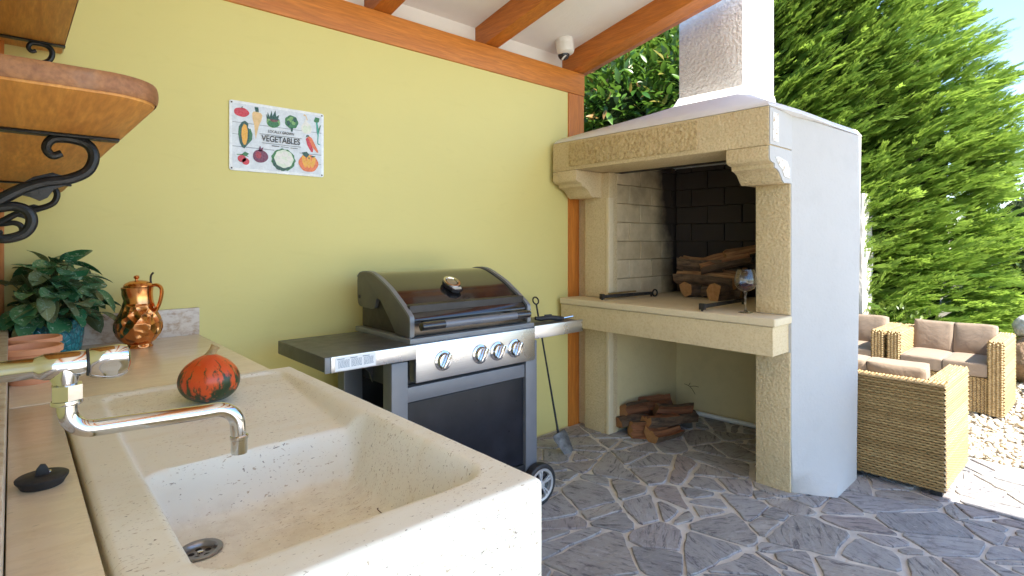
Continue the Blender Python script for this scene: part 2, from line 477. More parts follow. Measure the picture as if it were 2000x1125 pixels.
def log_mats(wc=((0.34, 0.15, 0.055), (0.58, 0.34, 0.15)), ec=((0.5, 0.28, 0.11), (0.42, 0.2, 0.08))):
    t = NT('split_wood')
    v = t.coord((3, 40, 40))
    f = t.noise(1.5, v, detail=6, rough=0.65)
    oi = t.n('ObjectInfo').outputs['Random']
    base = t.mix(oi, *wc)
    col = t.mix(t.ramp(f, 0.35, 0.65), tuple((0.14, 0.05, 0.018)), base)
    t.out(col, 0.8, 0, t.bump(f, 0.6, 0.004))
    b = NT('log_bark')
    v = b.coord((8, 30, 30))
    f = b.noise(1.5, v, detail=6, rough=0.7)
    col = b.mix(b.ramp(f, 0.35, 0.7), (0.045, 0.028, 0.018), (0.20, 0.125, 0.07))
    b.out(col, 0.9, 0, b.bump(f, 1.0, 0.012))
    e = NT('log_end_grain')
    f = e.noise(50, detail=5)
    oi = e.n('ObjectInfo').outputs['Random']
    col = e.mix(e.ramp(f, 0.3, 0.7), (0.30, 0.15, 0.05), e.mix(oi, *ec))
    e.out(col, 0.85, 0, e.bump(f, 0.5, 0.003))
    return t.m, b.m, e.m
M['log_wood'], M['log_bark'], M['log_end'] = log_mats()
M['log_wood_r'], M['log_bark_r'], M['log_end_r'] = log_mats(((0.20, 0.07, 0.028), (0.36, 0.15, 0.06)), ((0.30, 0.12, 0.045), (0.44, 0.21, 0.085)))
M['pvc'] = plain('white_pvc', (0.75, 0.76, 0.74), 0.4, 0, 0.05, 20)
M['roof_tile'] = plain('clay_roof', (0.42, 0.17, 0.09), 0.8, 0, 0.25, 8)
M['house'] = stucco('house_render', (0.72, 0.68, 0.58), 0.4, 40, 0.004)
M['window_dark'] = plain('dark_window', (0.03, 0.035, 0.04), 0.08)
def glassmat(name, tint=(1, 1, 1), ior=1.45):
    t = NT(name)
    t.out(tint, 0.0, 0, None, Transmission_Weight=1.0, IOR=ior)
    return t.m
M['glass'] = glassmat('clear_glass')
M['wine'] = plain('red_wine', (0.035, 0.004, 0.012), 0.05, 0, 0.05, 6)
# flat print colours for the tin sign
for k, c in dict(sign_white=(0.66, 0.70, 0.74), sign_edge=(0.80, 0.84, 0.88), sign_line=(0.25, 0.27, 0.30), p_red=(0.55, 0.02, 0.025), p_dred=(0.36, 0.012, 0.02),
                 p_green=(0.03, 0.16, 0.03), p_dgreen=(0.012, 0.065, 0.03), p_lgreen=(0.20, 0.38, 0.10), p_yellow=(0.78, 0.38, 0.02), p_cream=(0.72, 0.48, 0.20),
                 p_purple=(0.16, 0.012, 0.045), p_orange=(0.72, 0.16, 0.03), p_pale=(0.66, 0.72, 0.58), p_white=(0.74, 0.72, 0.66), p_teal=(0.05, 0.33, 0.25), p_brown=(0.16, 0.05, 0.03)).items():
    M[k] = plain('print_' + k, c, 0.28, 0, 0.10, 40)

# ------------------------------------------------------------------ mesh helpers
class MB:
    """collects shapes in world (or local) coordinates and links them as one mesh object"""
    def __init__(self):
        self.v = []; self.f = []; self.mi = []
    def add(self, vs, fs, mi=0, xf=None):
        o = len(self.v)
        for p in vs:
            p = Vector(p)
            self.v.append(xf @ p if xf is not None else p)
        for k, fc in enumerate(fs):
            self.f.append([o + i for i in fc])
            self.mi.append(mi[k] if isinstance(mi, (list, tuple)) else mi)
        return self
    def box(self, x0, x1, y0, y1, z0, z1, bev=0.0, seg=2, mi=0, xf=None):
        bm = bmesh.new()
        bmesh.ops.create_cube(bm, size=1)
        for v in bm.verts:
            v.co = Vector(((x0 + x1) / 2 + v.co.x * (x1 - x0), (y0 + y1) / 2 + v.co.y * (y1 - y0), (z0 + z1) / 2 + v.co.z * (z1 - z0)))
        if bev:
            bmesh.ops.bevel(bm, geom=bm.edges[:], offset=bev, segments=seg, profile=0.6, affect='EDGES')
        return self.bm(bm, mi, xf)
    def bm(self, bm, mi=0, xf=None):
        bm.verts.index_update()
        self.add([v.co.copy() for v in bm.verts], [[v.index for v in f.verts] for f in bm.faces], mi, xf)
        bm.free()
        return self
    def tube(self, pts, r, n=10, closed=False, mi=0, xf=None, caps=True, flat=1.0, flat_axis=None):
        """tube along pts; r a number or list; flat squeezes the section along flat_axis"""
        pts = [Vector(p) for p in pts]
        N = len(pts)
        rr = r if isinstance(r, (list, tuple)) else [r] * N
        vs, fs = [], []
        prev = None
        for i in range(N):
            if closed:
                d = pts[(i + 1) % N] - pts[i - 1]
            else:
                d = pts[min(i + 1, N - 1)] - pts[max(i - 1, 0)]
            d.normalize()
            if prev is None:
                a = Vector((0, 0, 1)) if abs(d.z) < 0.9 else Vector((1, 0, 0))
                u = d.cross(a).normalized()
            else:
                u = (prev - d * prev.dot(d)).normalized()
            prev = u
            w = d.cross(u)
            for k in range(n):
                a = 2 * math.pi * k / n
                q = (u * math.cos(a) + w * math.sin(a)) * rr[i]
                if flat_axis is not None:
                    fa = Vector(flat_axis)
                    q = q + fa * (q.dot(fa) * (flat - 1))
                vs.append(pts[i] + q)
        M_ = N if closed else N - 1
        for i in range(M_):
            for k in range(n):
                a = i * n + k; b = i * n + (k + 1) % n
                c = ((i + 1) % N) * n + (k + 1) % n; d2 = ((i + 1) % N) * n + k
                fs.append((a, b, c, d2))
        if caps and not closed:
            fs.append(tuple(reversed(range(n))))
            fs.append(tuple(range((N - 1) * n, N * n)))
        return self.add(vs, fs, mi, xf)
    def lathe(self, prof, n=32, center=(0, 0, 0), mi=0, xf=None, wob=None):
        """prof: list of (radius, z); radius 0 closes"""
        vs, fs = [], []
        rows = []
        c = Vector(center)
        for r, z in prof:
            if r <= 1e-6:
                rows.append([len(vs)]); vs.append(c + Vector((0, 0, z)))
            else:
                row = []
                for k in range(n):
                    a = 2 * math.pi * k / n
                    q = r * (wob(a, z) if wob else 1)
                    row.append(len(vs)); vs.append(c + Vector((q * math.cos(a), q * math.sin(a), z)))
                rows.append(row)
        for a, b in zip(rows[:-1], rows[1:]):
            for k in range(n):
                k2 = (k + 1) % n
                if len(a) == 1 and len(b) == 1:
                    continue
                if len(a) == 1:
                    fs.append((a[0], b[k2], b[k]))
                elif len(b) == 1:
                    fs.append((a[k], a[k2], b[0]))
                else:
                    fs.append((a[k], a[k2], b[k2], b[k]))
        return self.add(vs, fs, mi, xf)
    def prism(self, poly, d0, d1, plane='xy', mi=0, bev=0.0, xf=None):
        """poly extruded along the plane's normal from d0 to d1; plane xy (along z), xz (along y), yz (along x)"""
        def P(a, b, d):
            return {'xy': (a, b, d), 'xz': (a, d, b), 'yz': (d, a, b)}[plane]
        n = len(poly)
        bm = bmesh.new()
        A = [bm.verts.new(P(a, b, d0)) for a, b in poly]
        B = [bm.verts.new(P(a, b, d1)) for a, b in poly]
        bm.faces.new(A); bm.faces.new(B)
        for i in range(n):
            bm.faces.new((A[i], A[(i + 1) % n], B[(i + 1) % n], B[i]))
        bmesh.ops.recalc_face_normals(bm, faces=bm.faces[:])
        if bev:
            es = [e for e in bm.edges if len(e.link_faces) == 2 and e.calc_face_angle(0) > 0.5]
            bmesh.ops.bevel(bm, geom=es, offset=bev, segments=2, profile=0.6, affect='EDGES')
        return self.bm(bm, mi, xf)
    def build(self, name, mats, parent=None, origin=None, smooth=35, loc=None):
        if not isinstance(mats, (list, tuple)):
            mats = [mats]
        o_ = Vector(origin) if origin is not None else (Vector(parent['_o']) if parent is not None and '_o' in parent else Vector((0, 0, 0)))
        me = bpy.data.meshes.new(name)
        me.from_pydata([tuple(v - o_) for v in self.v], [], self.f)
        for m in mats:
            me.materials.append(m)
        if len(mats) > 1:
            me.polygons.foreach_set('material_index', self.mi)
        bm = bmesh.new(); bm.from_mesh(me)
        bmesh.ops.recalc_face_normals(bm, faces=bm.faces[:])
        bm.to_mesh(me); bm.free()
        if smooth:
            me.polygons.foreach_set('use_smooth', [True] * len(me.polygons))
            me.set_sharp_from_angle(angle=R(smooth))
        me.update()
        ob = bpy.data.objects.new(name, me)
        S.collection.objects.link(ob)
        if parent is not None:
            ob.parent = parent
            ob['_o'] = list(o_)
        else:
            ob.location = o_ if loc is None else loc
            ob['_o'] = list(o_)
        return ob

def tag(o, label=None, cat=None, group=None, kind=None):
    if label: o['label'] = label
    if cat: o['category'] = cat
    if group: o['group'] = group
    if kind: o['kind'] = kind
    return o

def thing(name, label, cat, loc=(0, 0, 0), group=None, local=False, rot=0.0):
    """Empty at a thing's base; parts are written in world coordinates unless local"""
    e = bpy.data.objects.new(name, None)
    S.collection.objects.link(e)
    e.location = loc
    e.rotation_euler = (0, 0, rot)
    e.empty_display_size = 0.1
    e['_o'] = [0, 0, 0] if local else list(loc)
    return tag(e, label, cat, group)

def kids(o):
    return [c for c in o.children]

def copy_tree(o, parent=None):
    c = o.copy()
    S.collection.objects.link(c)
    c.parent = parent
    for ch in kids(o):
        copy_tree(ch, c)
    return c

def raw_mesh(name, V, F, mats, parent=None, smooth=False, tone=None, loc=None):
    """numpy verts and one-size faces, for heavy foliage and gravel"""
    me = bpy.data.meshes.new(name)
    V = np.asarray(V, np.float32); F = np.asarray(F, np.int32)
    me.vertices.add(len(V)); me.vertices.foreach_set('co', V.ravel())
    k = F.shape[1]
    me.loops.add(F.size); me.loops.foreach_set('vertex_index', F.ravel())
    me.polygons.add(len(F))
    me.polygons.foreach_set('loop_start', np.arange(0, F.size, k, dtype=np.int32))
    me.polygons.foreach_set('loop_total', np.full(len(F), k, np.int32))
    if smooth:
        me.polygons.foreach_set('use_smooth', np.ones(len(F), bool))
    for m in (mats if isinstance(mats, (list, tuple)) else [mats]):
        me.materials.append(m)
    me.update(calc_edges=True)
    if tone is not None:
        at = me.attributes.new('tone', 'FLOAT', 'POINT'); at.data.foreach_set('value', np.asarray(tone, np.float32))
    ob = bpy.data.objects.new(name, me)
    S.collection.objects.link(ob)
    if parent is not None:
        ob.parent = parent
        ob['_o'] = [0, 0, 0]
    if loc is not None:
        ob.location = loc
    return ob

def arc(cx, cy, r, a0, a1, n):
    return [(cx + r * math.cos(R(a0 + (a1 - a0) * i / n)), cy + r * math.sin(R(a0 + (a1 - a0) * i / n))) for i in range(n + 1)]

def spline(pts, n=6):
    P = [Vector(p) for p in pts]
    P = [P[0] * 2 - P[1]] + P + [P[-1] * 2 - P[-2]]
    out = []
    for i in range(1, len(P) - 2):
        for k in range(n):
            t = k / n
            a, b, c, d = P[i - 1], P[i], P[i + 1], P[i + 2]
            out.append(0.5 * ((2 * b) + (c - a) * t + (2 * a - 5 * b + 4 * c - d) * t * t + (3 * b - a - 3 * c + d) * t ** 3))
    out.append(P[-2])
    return out
#==NEXT==
WY = 2.62          # the yellow wall's face

# ------------------------------------------------------------------ ground and terrace
def sheet(name, x0, x1, y0, y1, z, m):
    o = MB().add([(x0, y0, z), (x1, y0, z), (x1, y1, z), (x0, y1, z)], [(0, 1, 2, 3)]).build(name, m)
    return tag(o, kind='structure')
ground = sheet('ground', -60, 120, -60, 120, -0.06, M['earth'])
terrace = MB().box(-3.4, 4.27, -4.2, 3.2, -0.055, -0.0095).build('terrace_floor', M['mortar'])
tag(terrace, kind='structure')
gravel_bed = MB().box(4.275, 8.0, -14.0, 3.6, -0.05, -0.022).box(-9, 4.27, -14.0, -4.205, -0.05, -0.022).build('gravel_bed', M['gravel_base'])  # strip behind the camera is unseen, added to bounce sun onto the terrace
tag(gravel_bed, kind='structure')

def clip(poly, nx, ny, c):
    out = []
    n = len(poly)
    for i in range(n):
        a, b = poly[i], poly[(i + 1) % n]
        da = nx * a[0] + ny * a[1] - c
        db = nx * b[0] + ny * b[1] - c
        if da <= 0: out.append(a)
        if da * db < 0:
            t = da / (da - db)
            out.append((a[0] + (b[0] - a[0]) * t, a[1] + (b[1] - a[1]) * t))
    return out

def flagstones():
    x0, x1, y0, y1 = 0.62, 4.24, -1.15, 2.60
    rr = random.Random(41)
    def area(p):
        return abs(sum(p[a][0] * p[(a + 1) % len(p)][1] - p[(a + 1) % len(p)][0] * p[a][1] for a in range(len(p)))) / 2
    pts = []
    for _ in range(6000):
        p = (rr.uniform(x0 - .2, x1 + .2), rr.uniform(y0 - .2, y1 + .2))
        dmin = rr.uniform(0.34, 0.56)
        if all(math.hypot(p[0] - q[0], (p[1] - q[1]) * 1.15) > dmin for q in pts):
            pts.append(p)
    wt = [rr.uniform(0, 0.030) for _ in pts]
    cells = []
    for i, p in enumerate(pts):
        poly = [(x0, y0), (x1, y0), (x1, y1), (x0, y1)]
        for j, q in enumerate(pts):
            if i == j: continue
            dx, dy = q[0] - p[0], q[1] - p[1]
            d = math.hypot(dx, dy)
            if d > 2.2: continue
            nx, ny = dx / d, dy / d
            h = 0.5 * d + (wt[i] - wt[j]) / d
            poly = clip(poly, nx, ny, nx * p[0] + ny * p[1] + h)
            if len(poly) < 3: break
        if len(poly) >= 3: cells.append(poly)
    done = []
    while cells:
        p = cells.pop()
        a = area(p)
        if a < 0.014 + 0.105 * rr.random() ** 1.6 or a < 0.021:
            done.append(p); continue
        cx = sum(q[0] for q in p) / len(p); cy = sum(q[1] for q in p) / len(p)
        # cut across the long axis, well off square
        best = max(((q[0] - r_[0]) ** 2 + (q[1] - r_[1]) ** 2, q, r_) for q in p for r_ in p)
        an = math.atan2(best[2][1] - best[1][1], best[2][0] - best[1][0]) + rr.uniform(-0.75, 0.75)
        nx, ny = math.cos(an), math.sin(an)
        c = nx * cx + ny * cy + rr.uniform(-0.22, 0.22) * math.sqrt(a)
        A, B = clip(p, nx, ny, c), clip(p, -nx, -ny, -c)
        if len(A) >= 3 and len(B) >= 3:
            cells += [A, B]
        else:
            done.append(p)
    for i, p in enumerate(done):
        if area(p) < 0.003: continue
        # joints: draw every side in by its own amount
        poly = p
        for a in range(len(p)):
            A, B = p[a], p[(a + 1) % len(p)]
            L = math.hypot(B[0] - A[0], B[1] - A[1])
            if L < 1e-5: continue
            nx, ny = (B[1] - A[1]) / L, -(B[0] - A[0]) / L
            mx, my = (A[0] + B[0]) / 2, (A[1] + B[1]) / 2
            ccx = sum(q[0] for q in p) / len(p); ccy = sum(q[1] for q in p) / len(p)
            if nx * (ccx - mx) + ny * (ccy - my) > 0: nx, ny = -nx, -ny
            off = 0.004 + 0.009 * max(0.0, 0.5 + 0.8 * mnoise.noise((mx * 2.3, my * 2.3, 4.0)))
            poly = clip(poly, nx, ny, nx * mx + ny * my - off)
            if len(poly) < 3: break
        if len(poly) < 3 or area(poly) < 0.0022: continue
        rough = []
        n = len(poly)
        for a in range(n):
            A, B, C = poly[a - 1], poly[a], poly[(a + 1) % n]
            la = math.hypot(A[0] - B[0], A[1] - B[1]); lc = math.hypot(C[0] - B[0], C[1] - B[1])
            if la < 0.006: continue
            t = rr.uniform(0.006, 0.035)
            ta, tc = min(t / max(la, 1e-4), 0.35), min(rr.uniform(0.5, 1.6) * t / max(lc, 1e-4), 0.35)
            rough.append((B[0] + (A[0] - B[0]) * ta, B[1] + (A[1] - B[1]) * ta))
            rough.append((B[0] + (C[0] - B[0]) * tc, B[1] + (C[1] - B[1]) * tc))
        if len(rough) < 3: continue
        cx = sum(r[0] for r in rough) / len(rough); cy = sum(r[1] for r in rough) / len(rough)
        ring = []
        for a in range(len(rough)):
            A, B = rough[a], rough[(a + 1) % len(rough)]
            L = math.hypot(B[0] - A[0], B[1] - A[1])
            m = max(1, int(L / 0.045))
            for s_ in range(m):
                t = s_ / m
                x, y = A[0] + (B[0] - A[0]) * t, A[1] + (B[1] - A[1]) * t
                w = 0.020 * mnoise.noise((x * 7, y * 7, i * 1.7)) + 0.009 * mnoise.noise((x * 27, y * 27, i * 0.7))
                w = max(-0.016, min(w, 0.004))
                L2 = math.hypot(x - cx, y - cy) + 1e-6
                ring.append((x + (x - cx) / L2 * w, y + (y - cy) / L2 * w))
        n = len(ring)
        tx, ty, tz = rr.uniform(-.005, .005), rr.uniform(-.005, .005), rr.uniform(-0.003, 0.001)
        vs = [(x, y, -0.03) for x, y in ring]
        vs += [(x, y, tz - 0.0035 + (x - cx) * tx + (y - cy) * ty) for x, y in ring]
        ins = [min(.3, rr.uniform(0.0015, 0.006) / (math.hypot(x - cx, y - cy) + 1e-5)) for x, y in ring]
        vs += [(x + (cx - x) * k, y + (cy - y) * k, tz + 0.002 * mnoise.noise((x * 20, y * 20, 2)) + (x - cx) * tx + (y - cy) * ty) for (x, y), k in zip(ring, ins)]
        fs = []
        for a in range(n):
            b = (a + 1) % n
            fs.append((a, b, n + b, n + a)); fs.append((n + a, n + b, 2 * n + b, 2 * n + a))
        fs.append(tuple(range(2 * n, 3 * n)))
        MB().add(vs, fs).build('paving_stone', M['flag'], terrace, origin=(0, 0, 0), smooth=20)
flagstones()

def pebbles():
    base = []
    bm = bmesh.new(); bmesh.ops.create_icosphere(bm, subdivisions=1, radius=1.0)
    bv = np.array([v.co[:] for v in bm.verts]); bf = np.array([[v.index for v in f.verts] for f in bm.faces]); bm.free()
    V, F = [], []
    off = 0
    N = 11000
    xs = 4.30 + (rng.random(N) ** 1.25) * 3.0
    ys = -1.4 + rng.random(N) * 3.6
    for x, y in zip(xs, ys):
        s = rng.uniform(0.011, 0.023)
        sc = np.array([s * rng.uniform(0.9, 1.5), s * rng.uniform(0.7, 1.1), s * rng.uniform(0.5, 0.8)])
        v = bv * (1 + 0.16 * rng.standard_normal((len(bv), 1))) * sc
        a = rng.uniform(0, 6.28); t = rng.normal(0, 0.35)
        ca, sa, ct, st = math.cos(a), math.sin(a), math.cos(t), math.sin(t)
        v = v @ np.array([[ct, 0, -st], [0, 1, 0], [st, 0, ct]]) @ np.array([[ca, sa, 0], [-sa, ca, 0], [0, 0, 1]])
        V.append(v + (x, y, -0.018 + rng.uniform(0, 0.022))); F.append(bf + off); off += len(bv)
    o = raw_mesh('gravel', np.concatenate(V), np.concatenate(F), M['pebble'])
    tag(o, kind='stuff')
pebbles()

# ------------------------------------------------------------------ walls and roof
w = MB().box(-0.5, 2.894, WY, WY + 0.22, -0.03, 2.40).build('yellow_wall', M['yellow'])
tag(w, 'smooth yellow painted wall behind the barbecue and the counter', 'wall', kind='thing')
w = MB().box(-0.24, -0.040, 0.55, WY - 0.002, -0.03, 3.0).build('side_wall', M['yellow'])
tag(w, 'yellow painted side wall that carries the two wooden shelves', 'wall', kind='thing')

ROOF_T = 0.2045
def rz(y):          # underside of the rafters
    return 2.492 + ROOF_T * (WY - y)
roof = thing('terrace_roof', 'sloping terrace roof with stained timber rafters and white boards between', 'roof', (0, WY, 2.3))
MB().box(-0.5, 3.062, WY - 0.012, WY + 0.12, 2.332, 2.490, 0.006).build('wall_beam', M['wood_x'], roof)
for xa, xb in ((2.935, 3.058), (2.142, 2.250), (1.392, 1.500), (0.62, 0.73), (-0.15, -0.04), (-0.93, -0.82), (-1.7, -1.59)):
    prof = [(WY + 0.35, rz(WY + 0.35)), (-3.6, rz(-3.6)), (-3.6, rz(-3.6) + 0.15), (WY + 0.35, rz(WY + 0.35) + 0.15)]
    MB().prism(prof, xa, xb, 'yz', bev=0.006).build('rafter', M['wood_y'], roof)
xs = [3.058, 2.935, 2.250, 2.142, 1.500, 1.392, 0.73, 0.62, -0.04, -0.15, -0.82, -0.93, -1.59]
for i in range(1, len(xs) - 1, 2):
    a, b = xs[i + 1], xs[i]
    prof = [(WY + 0.35, rz(WY + 0.35) + 0.142), (-3.6, rz(-3.6) + 0.142), (-3.6, rz(-3.6) + 0.158), (WY + 0.35, rz(WY + 0.35) + 0.158)]
    MB().prism(prof, a + 0.002, b - 0.002, 'yz').build('ceiling_board', M['ceiling'], roof)
    MB().box(a + 0.002, b - 0.002, WY + 0.09, WY + 0.16, 2.4905, 2.66).build('eave_board', M['ceiling'], roof)
prof = [(WY + 0.45, rz(WY + 0.45) + 0.161), (-3.7, rz(-3.7) + 0.161), (-3.7, rz(-3.7) + 0.235), (WY + 0.45, rz(WY + 0.45) + 0.235)]
MB().prism(prof, -2.2, 3.38, 'yz').build('roof_deck', M['roof_tile'], roof)  # rear end runs out of view; its length is set for bounce light
MB().box(2.894, 3.058, WY - 0.010, WY + 0.14, -0.02, 2.3305, 0.006).build('corner_post', M['wood_z'], roof)
MB().box(-0.038, -0.019, WY - 0.05, WY - 0.003, 0.9, 2.3305, 0.003).build('corner_batten', M['wood_z'], roof)
MB().box(2.92, 3.07, -3.5, -3.36, -0.02, rz(-3.43) + 0.03, 0.006).build('front_post', M['wood_z'], roof)

# ------------------------------------------------------------------ fireplace
FP = thing('outdoor_fireplace', 'large white and limestone outdoor fireplace with tall chimney', 'fireplace', (3.4, 1.9, 0))
Y0, Y1 = 1.148, 2.52        # ends along the wall direction
PX = 2.957                  # face of the pilasters
OL, OR_ = 2.308, 1.327      # opening
# white plastered mass: side wall, right return and back
def side_shell():
    # outer skin from the pilaster end to the rear corner, flaring at its foot
    base = [(2.965, 1.146), (3.115, 1.086), (3.26, 1.030), (3.385, 0.984), (3.410, 0.980), (3.432, 1.005), (3.432, 1.36), (3.95, 1.37)]
    foot = [(2.975, 1.135), (3.030, 1.040), (3.075, 0.968), (3.36, 0.974), (3.402, 0.976), (3.430, 1.00), (3.432, 1.36), (3.95, 1.37)]
    top = [1.932, 1.912, 1.886, 1.862, 1.858, 1.855, 1.83, 1.80]
    inner = [(3.95, 1.40), (3.40, 1.40), (3.38, OR_ + 0.012), (3.125, OR_ + 0.012), (2.965, OR_ - 0.02)]
    levels = [0.0, 0.05, 0.11, 0.18, 0.27, 0.4, 0.8, 1.2, 1.5, 1.0]
    vs, fs = [], []
    n = len(base)
    m = n + len(inner)
    for li, z in enumerate(levels):
        t = max(0.0, 1 - z / 0.30) ** 2.2
        last = li == len(levels) - 1
        for i in range(n):
            k = (1.0 if last else z / 1.86) * {3: 0.9, 4: 1.0, 5: 0.6}.get(i, 0)
            x = base[i][0] + 0.034 * k + (foot[i][0] - base[i][0]) * (0 if last else t)
            y = base[i][1] - 0.014 * k + (foot[i][1] - base[i][1]) * (0 if last else t)
            vs.append((x, y, top[i] if last else z))
        for x, y in inner:
            vs.append((x, y, 1.80 if last else z))
    L = len(levels)
    for li in range(L - 1):
        for i in range(m):
            j = (i + 1) % m
            fs.append((li * m + i, li * m + j, (li + 1) * m + j, (li + 1) * m + i))
    fs.append(tuple((L - 1) * m + i for i in range(m)))
    fs.append(tuple(reversed(range(m))))
    MB().add(vs, fs).build('plastered_side', M['white_plaster'], FP, smooth=40)
side_shell()
MB().box(3.86, 4.0, 1.372, 2.60, -0.02, 1.80).build('rear_wall', M['white_plaster'], FP)
MB().box(3.06, 3.859, 2.335, 2.60, -0.02, 1.80).build('wall_side', M['white_plaster'], FP)
# alcove lining
MB().box(3.05, 3.84, 2.312, 2.333, 0.0, 0.86).build('alcove_lining', M['alcove_plaster'], FP)
MB().add([(3.79, 2.311, 0), (3.84, 1.42, 0), (3.84, 1.42, 0.86), (3.79, 2.311, 0.86), (3.858, 2.311, 0), (3.858, 1.42, 0), (3.858, 1.42, 0.86), (3.858, 2.311, 0.86)],
         [(0, 1, 2, 3), (5, 4, 7, 6), (4, 0, 3, 7), (1, 5, 6, 2), (3, 2, 6, 7), (0, 4, 5, 1)]).build('alcove_back', M['alcove_plaster'], FP)
MB().box(3.40, 3.858, 1.401, 1.419, 0.0, 0.86).build('alcove_lining', M['alcove_plaster'], FP)
# pilasters: upper and lower blocks either side of the opening
def pilaster(ya, yb):
    for z0, z1 in ((-0.01, 0.717), (0.9085, 1.7495)):
        MB().box(PX, 3.05, ya, yb, z0, z1, 0.006).build('pilaster_block', M['limestone'], FP)
pilaster(1.150, OR_); pilaster(OL, 2.520)
for z0, z1 in ((-0.0, 0.716), (0.910, 1.58)):
    MB().box(2.972, 3.045, 1.1435, 1.1475, z0, z1, 0.0015).build('plastered_end', M['white_plaster'], FP)
# thin smooth arris beside the opening
for z0, z1 in ((0.0, 0.715), (0.91, 1.58)):
    MB().box(2.95, 3.0, OL - 0.004, OL + 0.020, z0, z1, 0.003).build('smooth_arris', M['limestone_smooth'], FP)
# hearth: beam and slab
MB().box(2.775, 3.05, 1.160, 2.575, 0.7185, 0.8635, 0.004).build('hearth_beam', M['limestone_speck'], FP)
MB().box(2.765, 3.05, 1.145, 2.580, 0.865, 0.906, 0.012, 3).build('hearth_slab', M['limestone_smooth'], FP)
MB().box(3.051, 3.858, 1.40, 2.333, 0.865, 0.904).build('firebox_floor', M['limestone_smooth'], FP)
MB().box(3.051, 3.40, 1.339, 1.40, 0.865, 0.904).build('firebox_floor', M['limestone_smooth'], FP)
# mantel, corbels
def mantel():
    mb = MB()
    mb.box(2.70, 3.04, 1.150, 2.58, 1.752, 1.942, 0.007)
    o = mb.build('mantel', [M['limestone']], FP)
    MB().box(2.690, 2.7005, 1.52, 2.43, 1.775, 1.925, 0.004).build('rough_panel', M['limestone_rough'], o)
    MB().box(2.706, 3.03, 1.1440, 1.1495, 1.757, 1.937, 0.002).build('plastered_end', M['white_plaster'], FP)
    MB().box(2.735, 2.80, 1.1405, 1.1438, 1.775, 1.915, 0.001).build('rough_patch', M['rough_patch'], FP)
t = NT('weathered_patch')
f = t.noise(45, detail=5, rough=0.7)
M['rough_patch'] = t.out(t.mix(t.ramp(f, 0.52, 0.62), (0.76, 0.75, 0.72), (0.48, 0.36, 0.22)), 0.9, 0, t.bump(f, -0.8, 0.006))
mantel()
corb = [(3.02, 1.7505), (2.70, 1.7505), (2.70, 1.700)] + arc(2.722, 1.697, 0.022, 180, 255, 4) + [(2.755, 1.668), (2.757, 1.648)] + \
       [(2.785, 1.643), (2.812, 1.630), (2.832, 1.610), (2.848, 1.592)] + arc(2.872, 1.600, 0.020, 210, 275, 3) + [(2.90, 1.583), (3.02, 1.583)]
for ya, yb in ((1.151, 1.362), (2.372, 2.579)):
    mb = MB().prism(corb, ya, yb, 'xz', bev=0.003)
    mb.build('corbel', M['limestone'], FP)
MB().prism([(max(x, 2.70) + 0.004, z) for x, z in corb], 1.1445, 1.1505, 'xz').build('plastered_end', M['white_plaster'], FP)
MB().prism([(2.765, 1.70), (2.80, 1.705), (2.90, 1.69), (2.935, 1.66), (2.935, 1.605), (2.87, 1.612), (2.84, 1.645), (2.80, 1.665)], 1.1405, 1.1443, 'xz').build('rough_patch', M['rough_patch'], FP)
# lintel recess behind the mantel
MB().box(3.041, 3.10, 1.33, 2.335, 1.75, 1.80).build('iron_lintel', M['dark_iron'], FP)
# firebrick lining: each visible brick its own piece
def bricks():
    ch = 0.1285
    rows = 8
    z0 = 0.9065
    rr = random.Random(5)
    for r in range(rows):
        za, zb = z0 + r * ch, z0 + (r + 1) * ch - 0.0035
        zb = min(zb, 1.93)
        # left wall (face at y = 2.31)
        x = 3.052 - (0.13 if r % 2 else 0.0)
        while x < 3.77:
            L = 0.27
            xa, xb = max(3.052, x), min(3.775, x + L - 0.005)
            if xb - xa > 0.03:
                d = rr.uniform(-0.002, 0.002)
                MB().box(xa, xb, 2.312 + d, 2.334, za, zb, 0.003, 1).build('brick', M['firebrick'], FP)
            x += L
        # back wall (face at x = 3.78)
        y = 2.309 + (0.13 if r % 2 else 0.0)
        while y > 1.43:
            ya, yb = max(1.422, y - 0.255), min(2.309, y - 0.0025)
            if yb - ya > 0.03:
                d = rr.uniform(-0.002, 0.002)
                MB().box(3.78 + d, 3.857, ya, yb, za, zb, 0.003, 1).build('brick', M['firebrick'], FP)
            y -= 0.26
        # right wall
        x = 3.405
        while x < 3.77:
            MB().box(x, min(x + 0.2, 3.778), 1.4005, 1.4205, za, zb, 0.003, 1).build('brick', M['firebrick'], FP)
            x += 0.205
bricks()
MB().box(3.052, 3.857, 2.3342, 2.3349, 0.906, 1.9).build('mortar_bed', M['firebrick'], FP)
MB().box(3.8571, 3.8595, 1.42, 2.334, 0.906, 1.9).build('mortar_bed', M['firebrick'], FP)
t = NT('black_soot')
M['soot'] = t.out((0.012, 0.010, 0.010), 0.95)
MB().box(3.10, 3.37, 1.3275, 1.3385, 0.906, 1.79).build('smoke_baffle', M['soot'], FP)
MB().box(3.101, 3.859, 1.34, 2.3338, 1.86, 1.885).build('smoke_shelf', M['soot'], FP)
MB().box(3.0, 3.06, 2.5215, 2.61, 0.0, 1.75, 0.004).build('filler_block', M['limestone'], FP)
